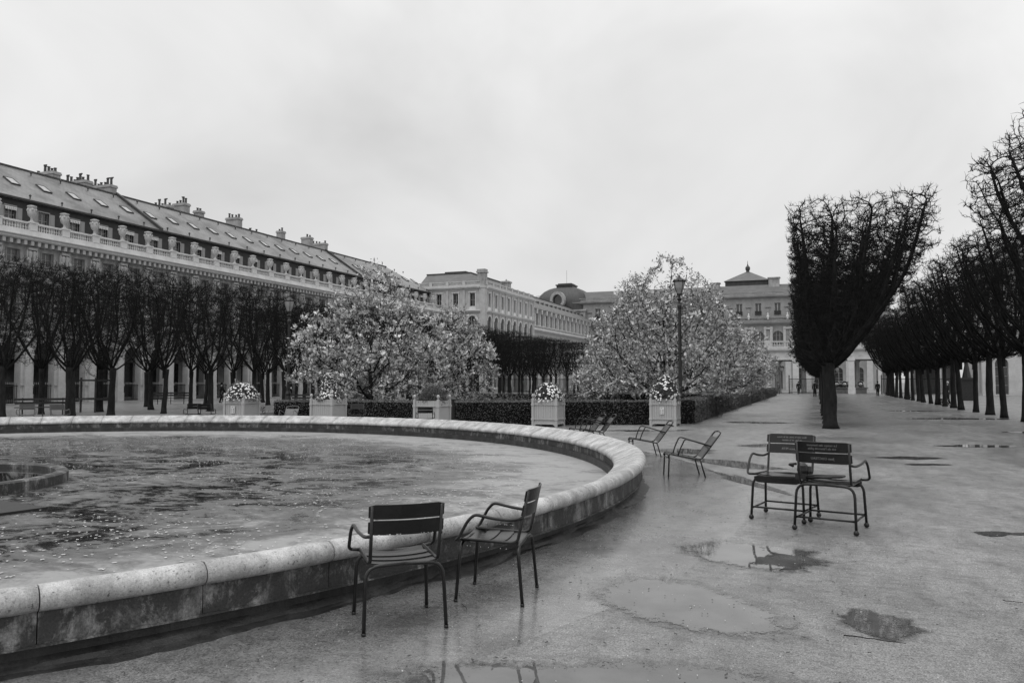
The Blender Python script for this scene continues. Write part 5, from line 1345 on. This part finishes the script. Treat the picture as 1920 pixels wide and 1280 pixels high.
for px, D, dz, lab in ((798, 26.9, 0, 'dark armchair in front of the flowerless planter, seen from behind'),
                       (53, 30.2, .05, 'pale backed armchair at the left before the long bench, left one of two'), (114, 30.0, -.25, 'pale backed armchair at the left before the long bench, right one of two'),
                       (364, 31.0, .15, 'armchair behind the rim left of the first planter, left one of the pair'), (388, 30.6, -.2, 'armchair behind the rim left of the first planter, right one of the pair')):
    x, y_ = cw(px, D); armchair('garden_armchair', lab, (x, y_), view(px) + dz, m=M_chair if D < 30 else M_chair_p if px < 200 else M_chair)
x, y_ = cw(671, 30.3); armchair('garden_armchair', 'dark armchair facing the basin before the hedge, right of the second planter', (x, y_), view(671) + PI)

def beads(name, label, rows, seed):
    g = random.Random(seed); mb = MB()
    for (a, b, n) in rows:
        for i in range(n):
            t_ = g.random(); p = Vector(a).lerp(Vector(b), t_); r = g.uniform(.0022, .0038)
            mb.lathe([(.0004, -r * 1.3), (r, -r * .3), (r * .8, r * .6), (.0004, r)], 6, p[:])
    o = mb.obj(name, M_drop, None, True); o['kind'] = 'stuff'; return o
M_drop = mat('rain drop', .6, .7, 3, .03, spec=1.0)
def cpt(c, phi, p): return (c[0] + p[0] * math.cos(phi) - p[1] * math.sin(phi), c[1] + p[0] * math.sin(phi) + p[1] * math.cos(phi), p[2])
cb = (-2.42, 6.0); pb = R(98); ca = (-2.82, 5.09); pa_ = R(40.5)
beads('rain_drops', '', [(cpt(cb, pb, (-.30, .10, .625)), cpt(cb, pb, (-.27, -.2, .605)), 12), (cpt(cb, pb, (.30, .1, .625)), cpt(cb, pb, (.27, -.2, .605)), 8),
                         (cpt(ca, pa_, (-.2, -.30, .672)), cpt(ca, pa_, (.22, -.30, .672)), 16), (cpt(cb, pb, (-.24, .2, .43)), cpt(cb, pb, (-.24, -.15, .417)), 6)], 5)
def lowchair(label, loc, rz, m=M_chair):
    t = thing('low_armchair', label, 'chair', (loc[0], loc[1], 0), rz, 'low reclining metal armchairs')
    rt = .0135
    for yf, yt, zt, xf in ((.345, .325, .40, .245), (-.31, -.225, .315, .25)):
        for sx in (-1, 1):
            mb = MB(); mb.tube(fillet([(sx * xf, yf, 0.004), (sx * (xf - .008), yt, zt - .005), (0, yt, zt - .005)], .06), rt, 8); mb.obj('leg', m, t, True)
    mb = MB(); mb.tube([(-.24, .34, .35), (.24, .34, .35)], .009, 8); mb.obj('stretcher', m, t, True)
    for sx in (-1, 1):
        mb = MB(); mb.tube(fillet([(sx * .235, .345, .36), (sx * .235, .325, .42), (sx * .235, -.24, .315), (sx * .235, -.60, .795), (0, -.612, .81)], .07), .0135, 8); mb.obj('side_frame', m, t, True)
        mb = MB(); mb.tube(fillet([(sx * .242, .17, .395), (sx * .262, .13, .52), (sx * .265, .05, .69), (sx * .262, -.05, .665), (sx * .245, -.425, .555)], .06), .0125, 8); mb.obj('armrest', m, t, True)
    for i in range(5):
        mb = MB(); f = (i + .5) / 5; slat(mb, .228, .32 - .52 * f, .418 - .095 * f, (0, 1, .19), .095, .008, bulge=(0, 0, -1)); mb.obj('seat_slat', m, t)
    for i in range(4):
        mb = MB(); f = .04 + (i + .5) / 4 * .80; yy = -.25 - .34 * f; zz = .335 + .455 * f; slat(mb, .228, yy, zz, (0, -.36, .48), .112, .02, bulge=(0, -.8, -.5)); mb.obj('back_slat', m, t)
    return t
lowchair('low reclining armchair standing nearest on the wet ground right of the basin', (-2.27, 14.68), R(110))
lowchair('low reclining armchair half hidden behind the other, beside the basin rim', (-3.72, 18.25), R(113))
x, y_ = cw(1093, 22.4); lowchair('low armchair behind the far rim, left one of the close pair', (x, y_), R(122))
x, y_ = cw(1112, 22.1); lowchair('low armchair behind the far rim, right one of the close pair', (x, y_), R(118))
x, y_ = cw(540, 29.0); lowchair('low pale armchair before the left end of the hedge', (x, y_), view(540) + R(160), M_chair_p)

# ---- joined pair of tall chairs facing opposite ways
cp = thing('conversation_seat', 'two dark tall chairs joined side by side facing opposite ways, on ball feet', 'double chair', (0.12, 10.05, 0), R(-14))
armchair('', '', None, 0, parent=cp, s=1.17, arms=(1,), off=((0, 0, 0), 0), extra=True)
armchair('', '', None, 0, parent=cp, s=1.17, arms=(1,), off=((-.66, .44, 0), PI), extra=True)
mb = MB(); mb.box(-.37, -.25, -.12, .0, .56, .63); mb.lathe([(.055, 0), (.065, .03), (.06, .09), (.03, .12)], 10, (-.30, -.06, .63)); mb.lathe([(.045, 0), (.05, .03), (.03, .09)], 10, (-.24, -.02, .62)); mb.obj('joint_block', M_iron, cp)
mb = MB(); mb.tube(fillet([(-.30, .16, .58), (.10, .30, .585), (.08, .16, .585), (-.28, -.10, .585)], .04), .014, 8); mb.tube([(-.62, -.16, .575), (.0, .05, .58)], .012, 8); mb.tube(fillet([(-.30, -.30, .76), (-.38, -.33, .75), (-.37, -.2, .72)], .03), .014, 8); mb.obj('joint_bar', M_chair, cp, True)
mb = MB(); mb.box(-.6, -.22, -.06, .2, .562, .57); mb.obj('joint_plate', M_chair, cp)
def lettering(parent, lines, size, x, y_, z, rotz, mirror, bow, tilt=.2):
    for k, (txt, zz, sz) in enumerate(lines):
        c = bpy.data.curves.new('lettering', 'FONT'); c.body = txt; c.size = sz; c.align_x = 'CENTER'; c.extrude = 0.0006; c.resolution_u = 2
        o = bpy.data.objects.new('lettering', c); C.objects.link(o); bpy.context.view_layer.update()
        me = bpy.data.meshes.new_from_object(o.evaluated_get(bpy.context.evaluated_depsgraph_get())); bpy.data.objects.remove(o)
        for v in me.vertices:
            X, Z, e = v.co.x * (-1 if mirror else 1), v.co.y, v.co.z
            u = X / .30; yb = -bow * (1 - u * u); zz_ = zz + Z
            v.co = (X, (-.30 * 1.17 + (.865 * 1.17 - zz_) * .205 + .014) + yb + (.0065 if not mirror else -.0065) + (e if not mirror else -e), zz_)
        me.materials.clear(); me.materials.append(M_letter); me.update()
        ob = link('lettering', me, parent); ob.data.transform(Matrix.Translation((x, y_, 0)) @ Matrix.Rotation(rotz, 4, 'Z'))
lettering(cp, [('Le temps des hommes', .977, .036), ("est de l'éternité pliée", .938, .036), ('Jean COCTEAU', .826, .038)], 1, 0, 0, 0, 0, True, .056)
lettering(cp, [('Béni soit le jour, et le mois', .977, .034), ("et l'an, et la saison", .938, .034), ('Francesco PETR', .826, .038)], 1, -.66, .44, 0, PI, False, .056)

# ================================================================== BENCHES, LAMPS, BIN
def bench(label, loc, rz, L_=2.4, back=True, double=False):
    t = thing('park_bench', label, 'bench', (loc[0], loc[1], 0), rz, 'dark park benches under the trees')
    for i in range(4):
        mb = MB(); yy = -.2 + i * .13; mb.box(-L_ / 2, L_ / 2, yy - .055, yy + .055, .44, .475); mb.obj('seat_slat', M_bench, t)
    if back:
        for z in (.66, .84):
            mb = MB(); mb.box(-L_ / 2, L_ / 2, .26, .29, z - .05, z + .06); mb.obj('back_slat', M_bench, t)
    for x in ((-L_ * .36, 0, L_ * .36) if L_ > 2 else (-L_ * .36, L_ * .36)):
        mb = MB(); mb.tube(fillet([(x, -.24, .01), (x, -.08, .22), (x, -.24, .435)], .12), .03, 6); mb.tube(fillet([(x, .26, .01), (x, .08, .22), (x, .24, .435)], .12), .03, 6)
        mb.box(x - .03, x + .03, -.08, .10, .18, .26); mb.box(x - .025, x + .025, -.27, .27, .40, .438)
        if back: mb.tube([(x, .22, .43), (x, .255, .92)], .022, 6)
        mb.obj('bench_leg', M_iron, t)
x, y_ = cw(83, 39.6); bench('long dark bench with ornate cast legs behind the two pale armchairs', (x, y_), view(83), 2.4)
x, y_ = cw(322, 62); bench('dark bench standing before the arcade between the lime trunks', (x, y_), view(322), 2.6)
bench('dark bench between the trunks far down the right tree row', (8.7, 66.5), R(90), 2.2, False)
bench('dark bench cut by the right edge of the picture', (9.3, 39.6), R(0), 1.9, False)
bench('distant dark bench against the left tree of the alley row at the right', (8.6, 88), R(90), 2.2, False)
x, y_ = cw(578, 52); bench('dark bench behind the hedge between lamp post and magnolia', (x, y_), view(578), 2.0)

def lamp(label, loc, H=6.0, glass=M_lamp):
    t = thing('lamp_post', label, 'lamp post', (loc[0], loc[1], 0), 0, 'dark cast iron lamp posts'); 
    mb = MB(); mb.lathe([(.30, 0), (.30, .15), (.24, .2), (.22, .6), (.26, .66), (.18, .75), (.13, 1.0), (.15, 1.1), (.10, 1.25)], 12); mb.obj('base', M_iron, t, False)
    mb = MB(); mb.lathe([(.085, 1.2), (.07, 2.5), (.06, H - 1.35), (.09, H - 1.3), (.10, H - 1.2), (.06, H - 1.12), (.05, H - 1.0), (.12, H - .92), (.05, H - .86), (.05, H - .74)], 12); mb.obj('post', M_iron, t, False)
    mb = MB(); mb.lathe([(.10, H - .72), (.2, H - .45), (.235, H - .24), (.23, H - .2)], 8); mb.obj('lantern_glass', glass, t)
    mb = MB(); mb.lathe([(.26, H - .2), (.27, H - .16), (.2, H - .1), (.12, H - .04), (.05, H + .02), (.03, H + .1)], 8)
    for k in range(4):
        a = PI / 4 + PI / 2 * k; c, s_ = math.cos(a), math.sin(a); mb.tube([(.11 * c, .11 * s_, H - .74), (.215 * c, .215 * s_, H - .45), (.25 * c, .25 * s_, H - .18)], .012, 5)
    for k in range(8):
        a = 2 * PI * k / 8; mb.lathe([(.02, 0), (.03, .04), (.005, .09)], 5, (.25 * math.cos(a), .25 * math.sin(a), H - .17))
    mb.lathe([(.11, H - .76), (.12, H - .70)], 8); mb.obj('lantern_frame', M_iron, t)
x, y_ = cw(1275, 33.8); lamp('tall dark lamp post standing before the tallest magnolia', (x, y_), 6.15)
x, y_ = cw(541, 41.0); lamp('dark lamp post with a pale lantern among the left tree row', (x, y_), 6.05)
x, y_ = cw(844, 30.2); t = thing('litter_bin', 'dark round column-like bin beside the flowerless planter', 'bin', (x, y_, 0))
mb = MB(); mb.lathe([(.26, 0), (.26, .12), (.22, .16), (.24, .24), (.19, .3)], 16); mb.obj('base', M_iron, t)
mb = MB(); mb.lathe([(.18, .3), (.175, 1.0), (.19, 1.02)], 16); mb.obj('body', M_iron, t)
mb = MB(); mb.lathe([(.23, 1.02), (.24, 1.06), (.16, 1.11), (.03, 1.14)], 16); mb.obj('lid', M_iron, t)
# dark kiosk-like pedestal seen between the right trunks
t = thing('dark_pedestal', 'dark square pedestal glimpsed between trunks of the right row', 'pedestal', (12.9, 84, 0))
mb = MB(); mb.box(-.7, .7, -.7, .7, 0, .25); mb.box(-.55, .55, -.55, .55, .25, 1.9); mb.obj('base', M_iron, t); mb = MB(); mb.box(-.68, .68, -.68, .68, 1.9, 2.1); mb.lathe([(.4, 2.1), (.3, 2.6), (.16, 3.4), (.05, 4.2)], 8); mb.obj('top', M_iron, t)

# ================================================================== PEOPLE
def person(label, loc, rz, s=1.0, bend=0.0, coat=M_cloth, hair=M_core, legs=M_cloth, stride=.12, coatlen=.85, seat=False):
    t = thing('person', label, 'person', (loc[0], loc[1], 0), rz)
    hip = Vector((0, 0, .92)); ch = hip + Vector((0, math.sin(bend) * .5, math.cos(bend) * .5)); nk = ch + Vector((0, math.sin(bend * 1.05) * .1, math.cos(bend * 1.05) * .1)); hd = nk + Vector((0, math.sin(bend * .8) * .09, math.cos(bend * .8) * .09)); tp = hd + Vector((0, math.sin(bend * .8) * .13, math.cos(bend * .8) * .13))
    V = [hip, hip.lerp(ch, .5), ch, nk, hd, tp]; Rr = [.15, .135, .155, .06, .088, .075]; E = [(0, 1), (1, 2), (2, 3), (3, 4), (4, 5)]
    def chain(start, pts, rs):
        p = start
        for q, r_ in zip(pts, rs): V.append(Vector(q)); Rr.append(r_); E.append((p, len(V) - 1)); p = len(V) - 1
    for sx in (-1, 1):
        st = stride * sx
        chain(0, [(sx * .09, 0, .86), (sx * .10, st * .5 + .02, .48), (sx * .10, st, .09), (sx * .10, st + .14, .04)], [.095, .062, .042, .035])
        sh = ch + Vector((sx * .19, 0, -.03)); chain(2, [sh, sh + Vector((sx * .05, .03 - st * .4, -.28)), sh + Vector((sx * .02, .14 - st * .5, -.52)), sh + Vector((sx * .01, .17 - st * .5, -.60))], [.062, .045, .034, .03])
    me = bpy.data.meshes.new('body'); me.from_pydata([tuple(v * s) for v in V], E, []); o = link('body', me, t)
    me.materials.append(M_skin)
    m = o.modifiers.new('skin', 'SKIN'); me.skin_vertices[0].use_root if False else None
    for i, v in enumerate(me.skin_vertices[0].data if me.skin_vertices else []): v.radius = (Rr[i] * s, Rr[i] * s)
    if not me.skin_vertices:
        pass
    o.modifiers.new('sub', 'SUBSURF').levels = 1; o.modifiers['sub'].render_levels = 2
    # coat as a lofted shell round torso and thighs
    mb = MB(); rings = []
    prof = [(-coatlen + .42, .20, .15), (-.15, .185, .14), (.05, .17, .13), (.28, .185, .135), (.46, .215, .13), (.54, .15, .10), (.6, .07, .07)]
    ax = (ch - hip).normalized(); n = 14
    for (u, rx, ry) in prof:
        a = ax if u > 0 else Vector((0, 0, 1)); c = hip + a * u; f = Vector((1, 0, 0)); q = a.cross(f)
        for j in range(n):
            an = 2 * PI * j / n; rings.append((c + f * rx * math.cos(an) + q * ry * math.sin(an)) * s)
    F = []
    for i in range(len(prof) - 1):
        for j in range(n): F.append((i * n + j, i * n + (j + 1) % n, (i + 1) * n + (j + 1) % n, (i + 1) * n + j))
    mb.add(rings, F)
    for sx in (-1, 1):
        sh = ch + Vector((sx * .19, 0, -.03)); st = stride * sx
        mb.tube([(sh + Vector((-sx * .05, 0, .03))) * s, sh * s, (sh + Vector((sx * .05, .03 - st * .4, -.28))) * s, (sh + Vector((sx * .02, .14 - st * .5, -.52))) * s], [.075 * s, .08 * s, .062 * s, .05 * s], 10)
    mb.obj('coat', coat, t, True)
    mb = MB()
    for sx in (-1, 1):
        st = stride * sx; mb.tube([Vector((sx * .08, 0, .9)) * s, Vector((sx * .10, st * .5 + .02, .48)) * s, Vector((sx * .10, st, .08)) * s], [.11 * s, .08 * s, .065 * s], 10)
        mb.tube([Vector((sx * .10, st - .06, .05)) * s, Vector((sx * .10, st + .16, .04)) * s], [.05 * s, .04 * s], 8)
    mb.obj('trousers', legs, t, True)
    mb = MB(); c = (hd + (tp - hd) * .55 + Vector((0, -.018, .015))) * s; mb.lathe([(.03, -.09), (.085, -.06), (.102, 0), (.09, .06), (.05, .1), (.005, .112)], 12, c); mb.obj('hair', hair, t, True)
    return t
person('person in a long dark coat standing on the path left of the foremost alley tree', (-.32, 100.5), R(160), 1.03, coatlen=1.0, stride=.03)
person('person in dark clothes standing inside the iron gate', (-2.6, 122.4), R(20), 1.0, stride=.05)
x, y_ = cw(417, 66); person('person in a dark jacket walking before the arcade, left of the first planter', (x, y_), R(-70), .92, coatlen=.75, stride=.2)
x, y_ = cw(1147, 44.5); person('gardener in a grey jacket stooping behind the hedge', (x, y_), view(1147) + R(-80), .86, bend=.75, coat=M_clothg, hair=M_clothl, coatlen=.7)
person('person in a dark coat behind the thin trunks of the right row', (6.9, 108), R(10), 1.0, stride=.05)
person('person with a white hat beside a trunk in the right row', (9.6, 71.5), R(90), .98, coat=M_cloth, hair=M_clothl)
person('person in pale clothes near the gate, left of the gate post', (-6.3, 121.5), R(60), .72, bend=.4, coat=M_clothl)
person('person in grey standing beside the one in pale clothes', (-5.4, 122.2), R(-30), .95, coat=M_clothg)
